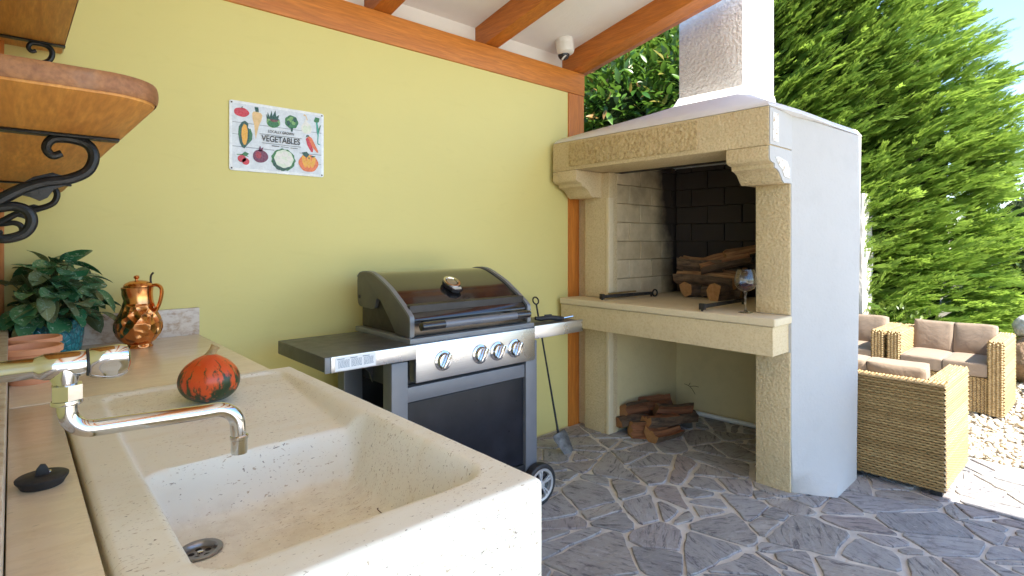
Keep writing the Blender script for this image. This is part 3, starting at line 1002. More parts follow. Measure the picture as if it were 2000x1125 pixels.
# hood and chimney
CX0, CX1, CY0, CY1 = 3.50, 3.962, 1.646, 2.118
def hood():
    base = [(2.702, 1.148, 1.944), (2.83, 1.128, 1.940), (2.965, 1.098, 1.932), (3.115, 1.064, 1.915), (3.26, 1.025, 1.892), (3.447, 0.963, 1.862), (3.455, 1.005, 1.858), (3.7, 1.20, 1.84), (3.99, 1.38, 1.82),
            (4.0, 1.8, 1.82), (4.0, 2.2, 1.82), (4.0, 2.6, 1.82), (3.6, 2.6, 1.86), (3.2, 2.6, 1.91), (2.705, 2.58, 1.944), (2.702, 2.2, 1.944), (2.702, 1.7, 1.944)]
    n = len(base)
    c = ((CX0 + CX1) / 2, (CY0 + CY1) / 2)
    def rect_pt(x, y):
        # nearest direction point on the chimney's outline
        dx, dy = x - c[0], y - c[1]
        hx, hy = (CX1 - CX0) / 2, (CY1 - CY0) / 2
        s = 1 / max(abs(dx) / hx, abs(dy) / hy)
        return c[0] + dx * s, c[1] + dy * s
    top = [rect_pt(x, y) for x, y, z in base]
    # snap the four corners
    for cx, cy in ((CX0, CY0), (CX1, CY0), (CX1, CY1), (CX0, CY1)):
        i = min(range(n), key=lambda k: (top[k][0] - cx) ** 2 + (top[k][1] - cy) ** 2)
        top[i] = (cx, cy)
    vs, fs = [], []
    steps = [0, 0.04, 0.25, 0.5, 0.7, 0.85, 0.94, 1.0]
    hs = [0, 0.09, 0.27, 0.48, 0.66, 0.80, 0.91, 1.06]
    for t, h in zip(steps, hs):
        for i in range(n):
            x = base[i][0] + (top[i][0] - base[i][0]) * t
            y = base[i][1] + (top[i][1] - base[i][1]) * t
            z = base[i][2] + (2.275 - base[i][2]) * h
            vs.append((x, y, z))
    for k in range(len(steps) - 1):
        for i in range(n):
            j = (i + 1) % n
            fs.append((k * n + i, k * n + j, (k + 1) * n + j, (k + 1) * n + i))
    fs.append(tuple(range(n)))
    MB().add(vs, fs).build('hood', M['sunlit_plaster'], FP, smooth=50)
hood()
def chimney():
    mb = MB()
    mb.box(CX0, CX1, CY0, CY1, 2.26, 4.8, 0.018, 3)
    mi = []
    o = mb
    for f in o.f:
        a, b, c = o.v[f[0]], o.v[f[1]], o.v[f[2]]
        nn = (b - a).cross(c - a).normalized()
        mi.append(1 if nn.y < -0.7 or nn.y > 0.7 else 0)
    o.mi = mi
    return o.build('chimney', [M['rough_plaster'], M['sunlit_plaster']], FP)
chimney()

# ------------------------------------------------------------------ counter and sink
CT = thing('kitchen_counter', 'polished beige stone counter with marble upstand along the yellow wall', 'counter', (0.3, 2.2, 0))
MB().box(-0.006, 0.582, 1.735, 2.598, 0.862, 0.900, 0.004).build('counter_slab', M['counter'], CT)
MB().box(-0.006, 0.0815, 0.30, 1.7325, 0.862, 0.8985, 0.004).build('counter_slab', M['counter'], CT)
MB().box(-0.006, 0.584, 2.5985, 2.6185, 0.862, 1.010, 0.003).build('upstand', M['splash'], CT)
MB().box(-0.0375, -0.0075, 0.55, 2.596, 0.862, 1.004, 0.003).build('upstand', M['splash'], CT)
MB().box(0.0, 0.50, 1.80, 2.60, -0.01, 0.861).build('counter_base', M['yellow'], CT)
MB().box(0.0, 0.50, 0.70, 1.66, -0.01, 0.70).build('counter_base', M['yellow'], CT)

def sink():
    X0, X1, YA, YB, ZT = 0.0885, 0.640, 0.637, 1.7305, 0.902
    nx, ny = 94, 180
    def sdf(x, y, xa, xb, ya, yb, r):
        qx = abs(x - (xa + xb) / 2) - (xb - xa) / 2 + r
        qy = abs(y - (ya + yb) / 2) - (yb - ya) / 2 + r
        return -(math.hypot(max(qx, 0), max(qy, 0)) + min(max(qx, qy), 0) - r)
    def ss(t):
        t = min(1, max(0, t)); return t * t * (3 - 2 * t)
    def h(x, y):
        z = ZT
        d1 = sdf(x, y, 0.158, 0.600, 0.705, 1.705, 0.055)
        if d1 > 0:
            tilt = 0.007 + 0.026 * (1.70 - y) / 0.5 * ss((1.75 - y) / .1)
            w = 0.014 + 0.05 * ss((x - 0.5) / 0.1) * ss((1.72 - y) / 0.55)
            z -= min(tilt, 0.034) * ss(d1 / w)
        d2 = sdf(x, y, 0.160, 0.598, 0.707, 1.182, 0.06)
        if d2 > 0:
            w = 0.028 + 0.030 * ss((x - 0.42) / 0.15)
            t = min(1, d2 / w)
            dep = 0.101 if d1 > 0.02 else 0.134
            z -= (0.105 + 0.006 * ss(d2 / 0.15)) * (ss(t) * 0.8 + 0.2 * ss(d2 / (w * 1.7)))
        rd = math.hypot(x - 0.236, y - 1.045)
        zf = 0.7645
        if rd < 0.075 and z < zf + 0.03:
            z = zf + (z - zf) * ss((rd - 0.036) / 0.038)
            if rd < 0.029: z -= 0.008
        e = min(x - X0, X1 - x, y - YA, YB - y)
        b = 0.010
        if e < b:
            z -= b - math.sqrt(max(0, b * b - (b - e) ** 2))
        return z + 0.0007 * mnoise.noise((x * 25, y * 25, 0))
    ex = [0, .001, .0025, .005, .0075]
    gx = [X0 + e for e in ex] + list(np.linspace(X0 + .01, X1 - .01, nx)) + [X1 - e for e in reversed(ex)]
    gy = [YA + e for e in ex] + list(np.linspace(YA + .01, YB - .01, ny)) + [YB - e for e in reversed(ex)]
    NX, NY = len(gx), len(gy)
    vs = [(x, y, h(x, y)) for y in gy for x in gx]
    fs = [(j * NX + i, j * NX + i + 1, (j + 1) * NX + i + 1, (j + 1) * NX + i) for j in range(NY - 1) for i in range(NX - 1)]
    # skirt and underside
    ring = [i for i in range(NX)] + [j * NX + NX - 1 for j in range(1, NY)] + [(NY - 1) * NX + i for i in range(NX - 2, -1, -1)] + [j * NX for j in range(NY - 2, 0, -1)]
    o = len(vs)
    vs += [(vs[k][0], vs[k][1], 0.702) for k in ring]
    n = len(ring)
    fs += [(ring[k], ring[(k + 1) % n], o + (k + 1) % n, o + k) for k in range(n)]
    fs.append(tuple(range(o, o + n)))
    s = thing('stone_sink', 'cream limestone sink with draining board and square basin', 'sink', (0.36, 1.18, 0.702))
    MB().add(vs, fs).build('sink_block', M['sink'], s, smooth=60)
    zf = 0.7648
    mb = MB()
    c = (0.236, 1.045, zf)
    mb.lathe([(0.0345, 0.0005), (0.0345, 0.0025), (0.033, 0.0038), (0.026, 0.0035), (0.0235, 0.001), (0.022, -0.004), (0.0, -0.0045)], 40, c)
    d = mb.build('drain', M['drain'], s)
    MB().lathe([(0.0, 0.0), (0.005, 0.0), (0.0045, 0.0035), (0.0, 0.0045)], 14, (c[0], c[1], zf - 0.0043)).build('drain_screw', M['chrome'], d)
    for k in range(5):
        a = k * 2 * math.pi / 5 + .3
        MB().lathe([(0.0052, 0.0), (0.0, 0.0002)], 12, (c[0] + 0.0135 * math.cos(a), c[1] + 0.0135 * math.sin(a), zf - 0.0041)).build('drain_hole', M['soot'], d)
M['drain'] = steel('worn_steel', (0.30, 0.29, 0.28), 0.3, (4, 4, 60))
sink()

def debris():
    mb = MB().tube(spline([(0.50, 0.925, 0.770), (0.512, 0.930, 0.778), (0.520, 0.922, 0.774), (0.531, 0.926, 0.769)], 4), [0.0012] * 12 + [0.0006], 5)
    mb.tube(spline([(0.513, 0.930, 0.778), (0.509, 0.940, 0.784), (0.515, 0.948, 0.781)], 4), 0.0009, 5)
    o = mb.build('dry_twig', M['log_bark_s'], None, origin=(0.51, 0.925, 0.769))
    tag(o, 'tiny curled dry twig lying in the sink basin', 'twig')
M['log_bark_s'] = plain('dry_brown_twig', (0.10, 0.05, 0.025), 0.8)
debris()

# wall tap
def tap():
    Y = 0.95
    t = thing('wall_tap', 'chrome wall tap with lobed handle and long bent spout over the sink', 'tap', (-0.0075, Y, 1.12))
    def cyl(pts, r, n=20):
        return MB().tube(pts, r, n)
    ax = Matrix.Translation((0, Y, 1.121)) @ Matrix.Rotation(R(90), 4, 'Y')     # lathe z -> world x
    b = MB()
    b.lathe([(0.0, -0.041), (0.0135, -0.040), (0.0135, 0.020), (0.0150, 0.026), (0.0172, 0.032), (0.0175, 0.070), (0.0160, 0.076), (0.0, 0.077)], 32, xf=ax)
    b.tube([(0.052, Y, 1.121), (0.053, Y, 1.105), (0.0545, Y, 1.093), (0.055, Y, 1.083)], [0.017, 0.0165, 0.0125, 0.012], 20)
    b.build('valve_body', M['chrome'], t)
    MB().lathe([(0.030, -0.0006), (0.030, 0.004), (0.022, 0.012), (0.0, 0.013)], 32, xf=Matrix.Translation((-0.0395, Y, 1.121)) @ Matrix.Rotation(R(90), 4, 'Y')).build('rosette', M['chrome'], t)
    # three-lobed grip
    def wob(a, z):
        k = math.sin(math.pi * min(1, max(0, (z - 0.079) / 0.045)))
        return 1 + 0.17 * math.cos(3 * a + 0.5) * (0.25 + 0.75 * k)
    MB().lathe([(0.0, 0.0775), (0.0185, 0.078), (0.0200, 0.081), (0.0215, 0.092), (0.0228, 0.105), (0.0226, 0.114), (0.0200, 0.121), (0.012, 0.1245), (0.0, 0.125)], 48, xf=ax, wob=wob).build('handle', M['chrome'], t)
    MB().lathe([(0.0, 0.0758), (0.0185, 0.0758), (0.0185, 0.0785), (0.0, 0.0785)], 28, xf=ax).build('gap_ring', M['rubber'], t)  # black ring set in for the dark gap behind the handle
    MB().tube([(0.055, Y, 1.0945), (0.055, Y, 1.0745)], 0.0185, 6).build('hex_nut', M['chrome'], t, smooth=20)
    MB().lathe([(0.0, 0.0), (0.0172, 0.0), (0.0178, 0.002), (0.0172, 0.0055), (0.0, 0.006)], 28, (0.055, Y, 1.0683)).build('collar', M['chrome'], t)
    sp = [(0.055, Y, 1.076)] + [(0.055 + 0.032 * (1 - math.cos(R(a))), Y, 1.061 - 0.0315 * math.sin(R(a))) for a in range(0, 91, 9)]
    sp += [(0.12, Y, 1.028), (0.17, Y, 1.0255), (0.215, Y, 1.0235)]
    sp += [(0.235 + 0.033 * math.sin(R(a)), Y, 0.9905 + 0.033 * math.cos(R(a))) for a in range(0, 86, 8)]
    sp += [(0.2692, Y, 0.978), (0.2698, Y, 0.970)]
    MB().tube(sp, 0.0114, 22).build('spout', M['chrome'], t, smooth=60)
    MB().lathe([(0.0, 0.0), (0.0095, 0.0), (0.0118, 0.0005), (0.0122, 0.003), (0.0122, 0.022), (0.0135, 0.0235), (0.0135, 0.028), (0.0115, 0.030), (0.0, 0.030)], 28, (0.2702, Y, 0.9475)).build('aerator', M['chrome'], t)
tap()

def plug():
    p = thing('sink_plug', 'black rubber sink plug lying on the counter beside the sink', 'plug', (0.036, 1.155, 0.8987))
    c = (0.036, 1.155, 0.8987)
    MB().lathe([(0.0, 0.0), (0.027, 0.0), (0.030, 0.006), (0.0335, 0.011), (0.034, 0.014), (0.032, 0.0155), (0.012, 0.0165), (0.0, 0.0165)], 36, c).build('disc', M['rubber'], p)
    pr = [(-0.009, 0), (0.009, 0), (0.0075, 0.009), (0.004, 0.016), (-0.002, 0.017), (-0.007, 0.010)]
    MB().prism([(c[0] + a, c[2] + 0.0163 + b) for a, b in pr], c[1] - 0.0035, c[1] + 0.0035, 'xz', bev=0.0012).build('tab', M['rubber'], p)
    MB().tube([(c[0] + 0.006 + 0.005 * math.cos(R(a)), c[1] + 0.005 * math.sin(R(a)) + .006, c[2] + 0.0178) for a in range(0, 360, 24)], 0.0011, 6, closed=True).build('ring', M['chrome'], p)
plug()

def pumpkin():
    c = Vector((0.362, 1.530, 0))
    zb = 0.8875
    p = thing('pumpkin', 'small orange and dark green squash on the draining board', 'pumpkin', (c.x, c.y, zb))
    prof = []
    for k in range(0, 25):
        a = math.pi * k / 24
        r = math.sin(a) ** 0.86 * 0.0685
        z = 0.0525 - 0.0525 * math.cos(a)
        z += 0.016 * (1 - r / 0.0685) ** 1.5 * (1 if k > 14 else 0)
        prof.append((r if 0 < k < 24 else 0.0, z))
    prof[-1] = (0.0, prof[-2][1] + 0.001)
    xf = Matrix.Translation((c.x, c.y, zb)) @ Matrix.Rotation(R(5), 4, 'Y') @ Matrix.Rotation(R(-4), 4, 'X')
    MB().lathe(prof, 60, xf=xf, wob=lambda a, z: 1 + 0.022 * abs(math.cos(5 * a)) + 0.008 * math.cos(4 * a + 1)).build('skin', M['pumpkin'], p, smooth=80)
    st = [(0, 0, 0.112), (0.001, 0, 0.121), (0.004, -0.002, 0.129), (0.008, -0.003, 0.137)]
    MB().tube(st, [0.017, 0.0105, 0.0092, 0.0118], 9, xf=xf).build('stalk', M['pumpkin_stem'], p)
pumpkin()

def jug():
    c = (0.345, 2.425, 0.900)
    j = thing('copper_jug', 'hammered copper jug with lid and handle on the counter', 'jug', c)
    K = 1.04
    belly = [(0.0, 0.0), (0.050, 0.0), (0.052, 0.004), (0.048, 0.010), (0.047, 0.014), (0.060, 0.024), (0.078, 0.045), (0.0855, 0.065), (0.085, 0.083), (0.077, 0.104), (0.066, 0.123), (0.0575, 0.142), (0.054, 0.155)]
    MB().lathe([(r * 0.90, z * K) for r, z in belly], 56, c).build('belly', M['hammered'], j, smooth=70)
    neck = [(0.0541, 0.1545), (0.0515, 0.165), (0.0500, 0.185), (0.0505, 0.200), (0.0525, 0.2105), (0.0505, 0.212), (0.0, 0.209)]
    def lip(a, z):
        return 1 + (0.24 * max(0, math.cos(a - R(205))) ** 6 if z > 0.19 else 0)
    MB().lathe([(r * 0.90, z * K) for r, z in neck], 56, c, wob=lip).build('neck', M['copper'], j, smooth=50)
    lid = [(0.0520, 0.2125), (0.0525, 0.217), (0.047, 0.224), (0.030, 0.232), (0.010, 0.2355), (0.0, 0.2358)]
    MB().lathe([(r * 0.90, z * K) for r, z in lid], 40, c).build('lid', M['copper'], j)
    MB().lathe([(0.0, 0.0), (0.004, 0.0), (0.004, 0.004), (0.0085, 0.008), (0.0095, 0.012), (0.007, 0.017), (0.0, 0.019)], 18, (c[0] - 0.006, c[1], c[2] + 0.2445)).build('knob', M['copper'], j)
    hd = spline([(0.040, 0.0, 0.224), (0.058, -0.004, 0.226), (0.072, -0.006, 0.215), (0.074, -0.006, 0.190), (0.066, -0.004, 0.155), (0.056, -0.002, 0.132)], 6)
    dirv = Matrix.Rotation(R(-20), 4, 'Z')
    MB().tube([Vector(c) + dirv @ p for p in hd], 0.0065, 10, flat=1.6, flat_axis=(0, 1, 0)).build('handle', M['copper'], j)
    lv = spline([(0.040, 0.0, 0.228), (0.038, 0, 0.245), (0.040, 0, 0.262), (0.047, 0, 0.272)], 5)
    MB().tube([Vector(c) + dirv @ p for p in lv], 0.0035, 8).build('thumb_lever', M['dark_iron'], j)
jug()

def pot(name, c, r, h, mt, label, cat, group=None, rim=0.018):
    p = thing(name, label, cat, c, group)
    t = 0.006
    prof = [(0.0, 0.0), (r * 0.70, 0.0), (r * 0.72, 0.003), (r * 0.90, h - rim), (r * 0.99, h - rim + 0.002), (r, h - 0.003), (r - 0.002, h), (r - t, h), (r - t - 0.001, h - 0.004), (r * 0.68, 0.012), (0.0, 0.011)]
    MB().lathe(prof, 44, c).build('pot_body', mt, p)
    return p
pot('terracotta_pot', (0.040, 2.02, 0.900), 0.070, 0.098, M['terracotta'], 'empty terracotta pot nearest the tap on the counter', 'flower pot', 'empty terracotta pots on the counter')
pot('terracotta_pot', (0.050, 2.185, 0.900), 0.066, 0.100, M['terracotta'], 'empty terracotta pot in front of the teal planter', 'flower pot', 'empty terracotta pots on the counter')

# potted plant in the teal pot
def plant():
    c = Vector((0.095, 2.478, 0.900))
    tp = thing('teal_planter', 'teal crackle glazed pot against the marble upstand', 'planter', c)
    prof = [(0.0, 0.0), (0.085, 0.0), (0.088, 0.004), (0.096, 0.06), (0.0985, 0.11), (0.100, 0.117), (0.097, 0.120), (0.093, 0.118), (0.092, 0.09), (0.0, 0.088)]
    MB().lathe(prof, 48, c).build('pot_body', M['teal'], tp)
    MB().lathe([(0.0915, 0.0905), (0.05, 0.099), (0.0, 0.102)], 24, c).build('soil', M['soil'], tp)
    pl = thing('potted_plant', 'bushy variegated waxy leaved plant growing in the teal pot', 'plant', (c.x, c.y, 0.99))
    def leaf_mesh(L, W, curl, fold, name):
        vs, fs = [], []
        n = 7
        for i in range(n + 1):
            t = i / n
            w = 1.25 * W * math.sin(math.pi * min(1, t ** 0.9 * 0.95 + 0.03)) ** 0.62
            if i == n: w = 0.0004
            x = L * t
            z = curl * L * (t * t) 
            vs += [(x, -w, z + fold * w), (x, -w * 0.5, z + fold * w * .3), (x, 0, z), (x, w * 0.5, z + fold * w * .3), (x, w, z + fold * w)]
        for i in range(n):
            for k in range(4):
                a = i * 5 + k
                fs.append((a, a + 1, a + 6, a + 5))
        me = bpy.data.meshes.new(name)
        me.from_pydata(vs, [], fs)
        me.polygons.foreach_set('use_smooth', [True] * len(fs))
        me.materials.append(M['hoya'])
        return me
    meshes = [leaf_mesh(0.075, 0.021, -0.25, 0.35, 'leaf'), leaf_mesh(0.095, 0.0235, -0.42, 0.3, 'leaf'), leaf_mesh(0.062, 0.024, -0.12, 0.45, 'leaf'), leaf_mesh(0.105, 0.020, -0.3, 0.25, 'leaf')]
    rr = random.Random(31)
    stems = MB()
    count = 0
    base = Vector((c.x, c.y, 0.998))
    k = 0
    while count < 125 and k < 600:
        k += 1
        a = rr.uniform(0, 2 * math.pi)
        u = rr.uniform(0.0, 1)
        elev = R(-14 + 96 * u)
        rad = rr.uniform(0.07, 0.150) * (1 - 0.06 * u)
        p = base + Vector((math.cos(a) * math.cos(elev) * rad * 1.05, math.sin(a) * math.cos(elev) * rad * 1.05, math.sin(elev) * rad * 1.45 + 0.03))
        if p.y > 2.57 or p.x < -0.005:
            continue
        if p.z < 1.03 and p.y > c.y - 0.09 and abs(p.x - c.x) < 0.1:
            continue
        mid = base + (p - base) * 0.5 + Vector((0, 0, 0.02))
        stems.tube([base + Vector((rr.uniform(-.03, .03), rr.uniform(-.03, .03), -0.005)), mid, p], 0.0022, 5)
        for _ in range(rr.choice((1, 1, 2))):
            yaw = a + rr.uniform(-0.8, 0.8)
            pitch = rr.uniform(-0.75, 0.35) if u < .6 else rr.uniform(-0.5, 0.9)
            L = rr.uniform(0.75, 1.12)
            tip = p + Vector((math.cos(yaw), math.sin(yaw), 0)) * 0.09 * L
            if tip.y > 2.605 or tip.x < -0.03:
                continue
            o = bpy.data.objects.new('leaf', rr.choice(meshes))
            S.collection.objects.link(o)
            o.parent = pl
            o.location = p - Vector(pl.location)
            o.rotation_euler = (rr.uniform(-0.6, 0.6), -pitch, yaw)
            o.scale = (L * 0.92, L * rr.uniform(1.0, 1.3), L)
            count += 1
    stems.build('stems', M['stem'], pl)
plant()

# ------------------------------------------------------------------ wooden shelves with scroll brackets
def bracket_mb(Y, z):
    mb = MB()
    mb.box(-0.038, 0.140, Y - 0.013, Y + 0.013, z - 0.0055, z - 0.0005, 0.001)
    mb.box(-0.0395, -0.0345, Y - 0.013, Y + 0.013, z - 0.21, z - 0.006, 0.001)
    def sc(pts, rad):
        P = spline([(x, Y, z + dz) for x, dz in pts], 6)
        n = len(P)
        rs = [rad[0] + (rad[1] - rad[0]) * min(1, 2 * i / n) if i < n / 2 else rad[1] + (rad[2] - rad[1]) * (2 * i / n - 1) for i in range(n)]
        mb.tube(P, [q * 1.22 for q in rs], 10)
    sc([(0.062, -0.033), (0.050, -0.038), (0.042, -0.026), (0.050, -0.011), (0.072, -0.0075), (0.096, -0.014), (0.105, -0.034), (0.096, -0.060), (0.070, -0.076), (0.040, -0.083), (0.012, -0.096), (-0.016, -0.116), (-0.036, -0.130)], (0.0050, 0.0072, 0.0080))
    sc([(-0.036, -0.128), (-0.020, -0.128), (0.004, -0.124), (0.020, -0.132), (0.024, -0.150), (0.014, -0.168), (-0.008, -0.176), (-0.022, -0.170), (-0.024, -0.160)], (0.0062, 0.0070, 0.0055))
    # leaf with an eye
    leaf = [(0.075, -0.074), (0.050, -0.066), (0.026, -0.075), (0.006, -0.092), (0.004, -0.104), (0.022, -0.108), (0.034, -0.114), (0.044, -0.108), (0.052, -0.094), (0.068, -0.086)]
    mb.prism([(x, z + dz) for x, dz in leaf], Y - 0.004, Y + 0.004, 'xz', bev=0.0012)
    mb.lathe([(0.0, -0.006), (0.007, -0.004), (0.0085, 0.0), (0.007, 0.004), (0.0, 0.006)], 12, (-0.018, Y, z - 0.166))
    return mb
def shelf():
    z = 1.466
    s = thing('wall_shelf', 'lower round nosed wooden shelf on black iron scroll brackets', 'shelf', (-0.04, 1.7, z), 'wooden shelves on the side wall')
    poly = [(-0.039, 0.84)] + [(0.085 + 0.062 * math.sin(R(a)), 0.902 - 0.062 * math.cos(R(a))) for a in range(0, 91, 10)] + [(0.137, 2.615), (-0.039, 2.615)]
    o = MB().prism(poly, z, z + 0.030, 'xy', bev=0.006).build('shelf_board', [M['shelf_wood']], s)
    # worn rim strip round the edge
    rim = []
    for x, y in poly[:-1]:
        rim.append((x, y))
    mb = MB()
    P = [Vector((x, y, z + 0.0165)) for x, y in rim]
    vs, fs = [], []
    for i, p in enumerate(P):
        d = (P[min(i + 1, len(P) - 1)] - P[max(i - 1, 0)]).normalized()
        nrm = Vector((d.y, -d.x, 0))
        for k in range(7):
            a = R(-80 + 160 * k / 6)
            vs.append(p + nrm * (0.0035 * math.cos(a) + 0.0005) + Vector((0, 0, 0.0128 * math.sin(a))))
    for i in range(len(P) - 1):
        for k in range(6):
            fs.append((i * 7 + k, (i + 1) * 7 + k, (i + 1) * 7 + k + 1, i * 7 + k + 1))
    mb.add(vs, fs).build('rim_moulding', M['shelf_rim'], s)
    for Y in (1.19, 2.23):
        bracket_mb(Y, z).build('scroll_bracket', M['black_iron'], s)
    up = copy_tree(s)
    up.location.z += 0.507
    bs = [c for c in up.children if c.name.startswith('scroll')]
    bs[0].location.y += 1.31; bs[1].location.y -= 1.35
    up['label'] = 'upper wooden wall shelf close under the rafters'
shelf()
#==NEXT==

# ------------------------------------------------------------------ tin sign
def sign():
    x0, x1, z0, z1 = 0.7025, 1.1265, 1.5985, 1.9065
    yb = WY - 0.001
    s = thing('tin_sign', 'tin sign of painted vegetables reading VEGETABLES on the yellow wall', 'sign', (0.914, WY, 1.60))
    def rrect(xa, xb, za, zb, r):
        out = []
        for cx, cz, a in ((xb - r, zb - r, 0), (xa + r, zb - r, 90), (xa + r, za + r, 180), (xb - r, za + r, 270)):
            out += arc(cx, cz, r, a, a + 90, 4)
        return out
    MB().prism(rrect(x0, x1, z0, z1, 0.010), yb - 0.006, yb, 'xz', bev=0.002).build('plate', M['sign_edge'], s)
    MB().prism(rrect(x0 + 0.012, x1 - 0.012, z0 + 0.012, z1 - 0.012, 0.004), yb - 0.0064, yb - 0.0055, 'xz').build('print_field', M['sign_white'], s)
    W, Hh = x1 - x0, z1 - z0
    lay = [yb - 0.0066]
    def P(name, m, polys, d=0.0003):
        """flat print: closed outlines in sign units (0..1)"""
        lay[0] -= 0.00006
        y = lay[0]
        mb = MB()
        for poly in polys:
            pts = [(x0 + u * W, z0 + v * Hh) for u, v in poly]
            mb.add([(a, y, b) for a, b in pts], [tuple(range(len(pts)))])
        return mb.build(name, M[m], s, smooth=None)
    def ell(u, v, ru, rv, a0=0, a1=360, n=26, wob=0.0, k=5, rot=0):
        out = []
        for i in range(n):
            a = R(a0 + (a1 - a0) * i / n)
            q = 1 + wob * math.cos(k * a)
            du, dv = ru * math.cos(a) * q, rv * math.sin(a) * q
            c_, s_ = math.cos(rot), math.sin(rot)
            out.append((u + du * c_ - dv * s_ * Hh / W, v + du * s_ * W / Hh + dv * c_))
        return out
    def ln(u0, v0, u1, v1, w=0.004):
        du, dv = (u1 - u0) * W, (v1 - v0) * Hh
        L = math.hypot(du, dv); nu, nv = -dv / L * w / 2 * 1, du / L * w / 2
        return [(u0 + nu, v0 + nv * W / Hh), (u1 + nu, v1 + nv * W / Hh), (u1 - nu, v1 - nv * W / Hh), (u0 - nu, v0 - nv * W / Hh)]
    P('plank_line', 'sign_line', [ln(0.03, .69, .97, .69, .006), ln(.03, .345, .45, .345, .008), ln(.72, .345, .97, .345, .008), ln(.03, .52, .09, .52, .005), ln(.90, .20, .97, .20, .004)])
    P('tomato', 'p_red', [ell(.118, .84, .075, .066, wob=.03)])
    P('tomato_stalk', 'p_dgreen', [[(.115, .90), (.125, .90), (.13, .925), (.12, .925)]])
    P('parsnip', 'p_cream', [[(.222, .845), (.235, .875), (.27, .88), (.31, .865), (.325, .835), (.315, .76), (.29, .68), (.27, .56), (.258, .47), (.25, .56), (.242, .68), (.225, .77)]])
    P('parsnip_top', 'p_dgreen', [[(.255, .875), (.245, .945), (.285, .945), (.29, .875)]])
    P('green_tomatillo', 'p_lgreen', [ell(.437, .76, .072, .085, wob=.03, k=3)])
    P('tomatillo_shade', 'p_green', [ell(.437, .735, .06, .055)])
    P('tomatillo_husk', 'p_brown', [ell(.445, .80, .045, .038)])
    P('tomatillo_leaf', 'p_dgreen', [[(.37, .80), (.38, .90), (.40, .83), (.42, .93), (.43, .85), (.46, .94), (.47, .85), (.50, .88), (.49, .82), (.51, .80)], ln(.375, .77, .365, .86, .006)])
    P('artichoke', 'p_green', [ell(.633, .80, .073, .10, wob=.05, k=7)])
    P('artichoke_scales', 'p_lgreen', [ell(.61, .82, .025, .03), ell(.655, .79, .022, .03), ell(.63, .86, .022, .022)])
    P('artichoke_stalk', 'p_dgreen', [[(.62, .71), (.65, .71), (.645, .655), (.625, .655)], ell(.60, .78, .018, .04), ell(.67, .84, .02, .035)])
    P('white_onion', 'p_white', [[(.79, .90), (.80, .90), (.805, .84), (.84, .80), (.862, .74), (.85, .675), (.81, .645), (.77, .655), (.74, .70), (.74, .76), (.77, .82)]])
    P('onion_skin', 'p_pale', [ell(.785, .72, .03, .06), ell(.83, .74, .015, .05)])
    P('onion_shoot', 'p_cream', [[(.76, .93), (.79, .92), (.80, .87), (.815, .86), (.795, .93), (.775, .95)]])
    P('leek_leaf', 'p_green', [[(.88, .86), (.90, .93), (.95, .92), (.94, .86), (.915, .84)], [(.91, .84), (.925, .84), (.94, .75), (.95, .80), (.965, .82), (.945, .70), (.93, .62), (.915, .70)]])
    P('leek_stalk', 'p_teal', [[(.905, .85), (.925, .85), (.94, .68), (.932, .52), (.922, .52), (.925, .66)], [(.92, .52), (.935, .525), (.96, .505), (.94, .50)]])
    P('corn_husk', 'p_dgreen', [[(.10, .40), (.085, .52), (.09, .63), (.12, .70), (.15, .725), (.185, .69), (.18, .63), (.20, .60), (.225, .53), (.215, .45), (.175, .38), (.145, .325), (.12, .34)]])
    P('corn_leaf', 'p_green', [[(.19, .61), (.205, .62), (.225, .54), (.22, .46), (.18, .40), (.195, .5)], [(.095, .46), (.085, .56), (.10, .64), (.105, .55)]])
    P('corn_cob', 'p_yellow', [[(.125, .42), (.115, .52), (.12, .62), (.14, .68), (.165, .66), (.178, .58), (.175, .47), (.16, .385), (.14, .375)]])
    P('carrots', 'p_orange', [[(.80, .59), (.83, .62), (.86, .595), (.93, .41), (.935, .375), (.915, .38), (.85, .48)]])
    P('carrot', 'p_red', [[(.79, .57), (.81, .60), (.83, .56), (.875, .42), (.87, .375), (.85, .38), (.81, .47)]])
    P('carrot_top', 'p_dgreen', [[(.79, .60), (.80, .635), (.825, .635), (.83, .615)]])
    P('radishes', 'p_red', [ell(.12, .175, .042, .052), ell(.158, .14, .036, .05)])
    P('radish_leaf', 'p_green', [[(.115, .235), (.15, .28), (.19, .255), (.17, .225), (.19, .21), (.15, .215)], ln(.07, .23, .13, .235, .008)])
    P('beetroot', 'p_purple', [ell(.305, .235, .078, .095, wob=.03, k=3), [(.285, .31), (.325, .31), (.335, .375), (.315, .35), (.30, .39), (.29, .35)]])
    P('beetroot_shine', 'p_dred', [ell(.285, .25, .03, .05)])
    P('cauliflower_leaf', 'p_green', [ell(.545, .215, .128, .165, wob=.05, k=11)])
    P('cauliflower_shade', 'p_dgreen', [ell(.53, .17, .10, .12, wob=.06, k=9)])
    P('cauliflower_head', 'p_pale', [ell(.55, .23, .102, .135, wob=.04, k=8)])
    P('cauliflower_florets', 'p_white', [ell(.50, .27, .034, .042), ell(.56, .30, .036, .04), ell(.61, .24, .03, .045), ell(.53, .19, .035, .042), ell(.59, .16, .03, .04), ell(.48, .21, .02, .03)])
    P('pumpkin_body', 'p_orange', [ell(.822, .20, .112, .135, wob=.025, k=6)])
    P('pumpkin_ribs', 'p_yellow', [ell(.775, .22, .024, .095, rot=.25), ell(.825, .225, .024, .10), ell(.875, .22, .022, .09, rot=-.25)])
    P('pumpkin_leaf', 'p_dgreen', [[(.745, .355), (.80, .375), (.83, .33), (.80, .28), (.765, .31)], [(.84, .30), (.875, .295), (.905, .32), (.86, .32)], [(.818, .29), (.835, .29), (.832, .265), (.82, .265)]])
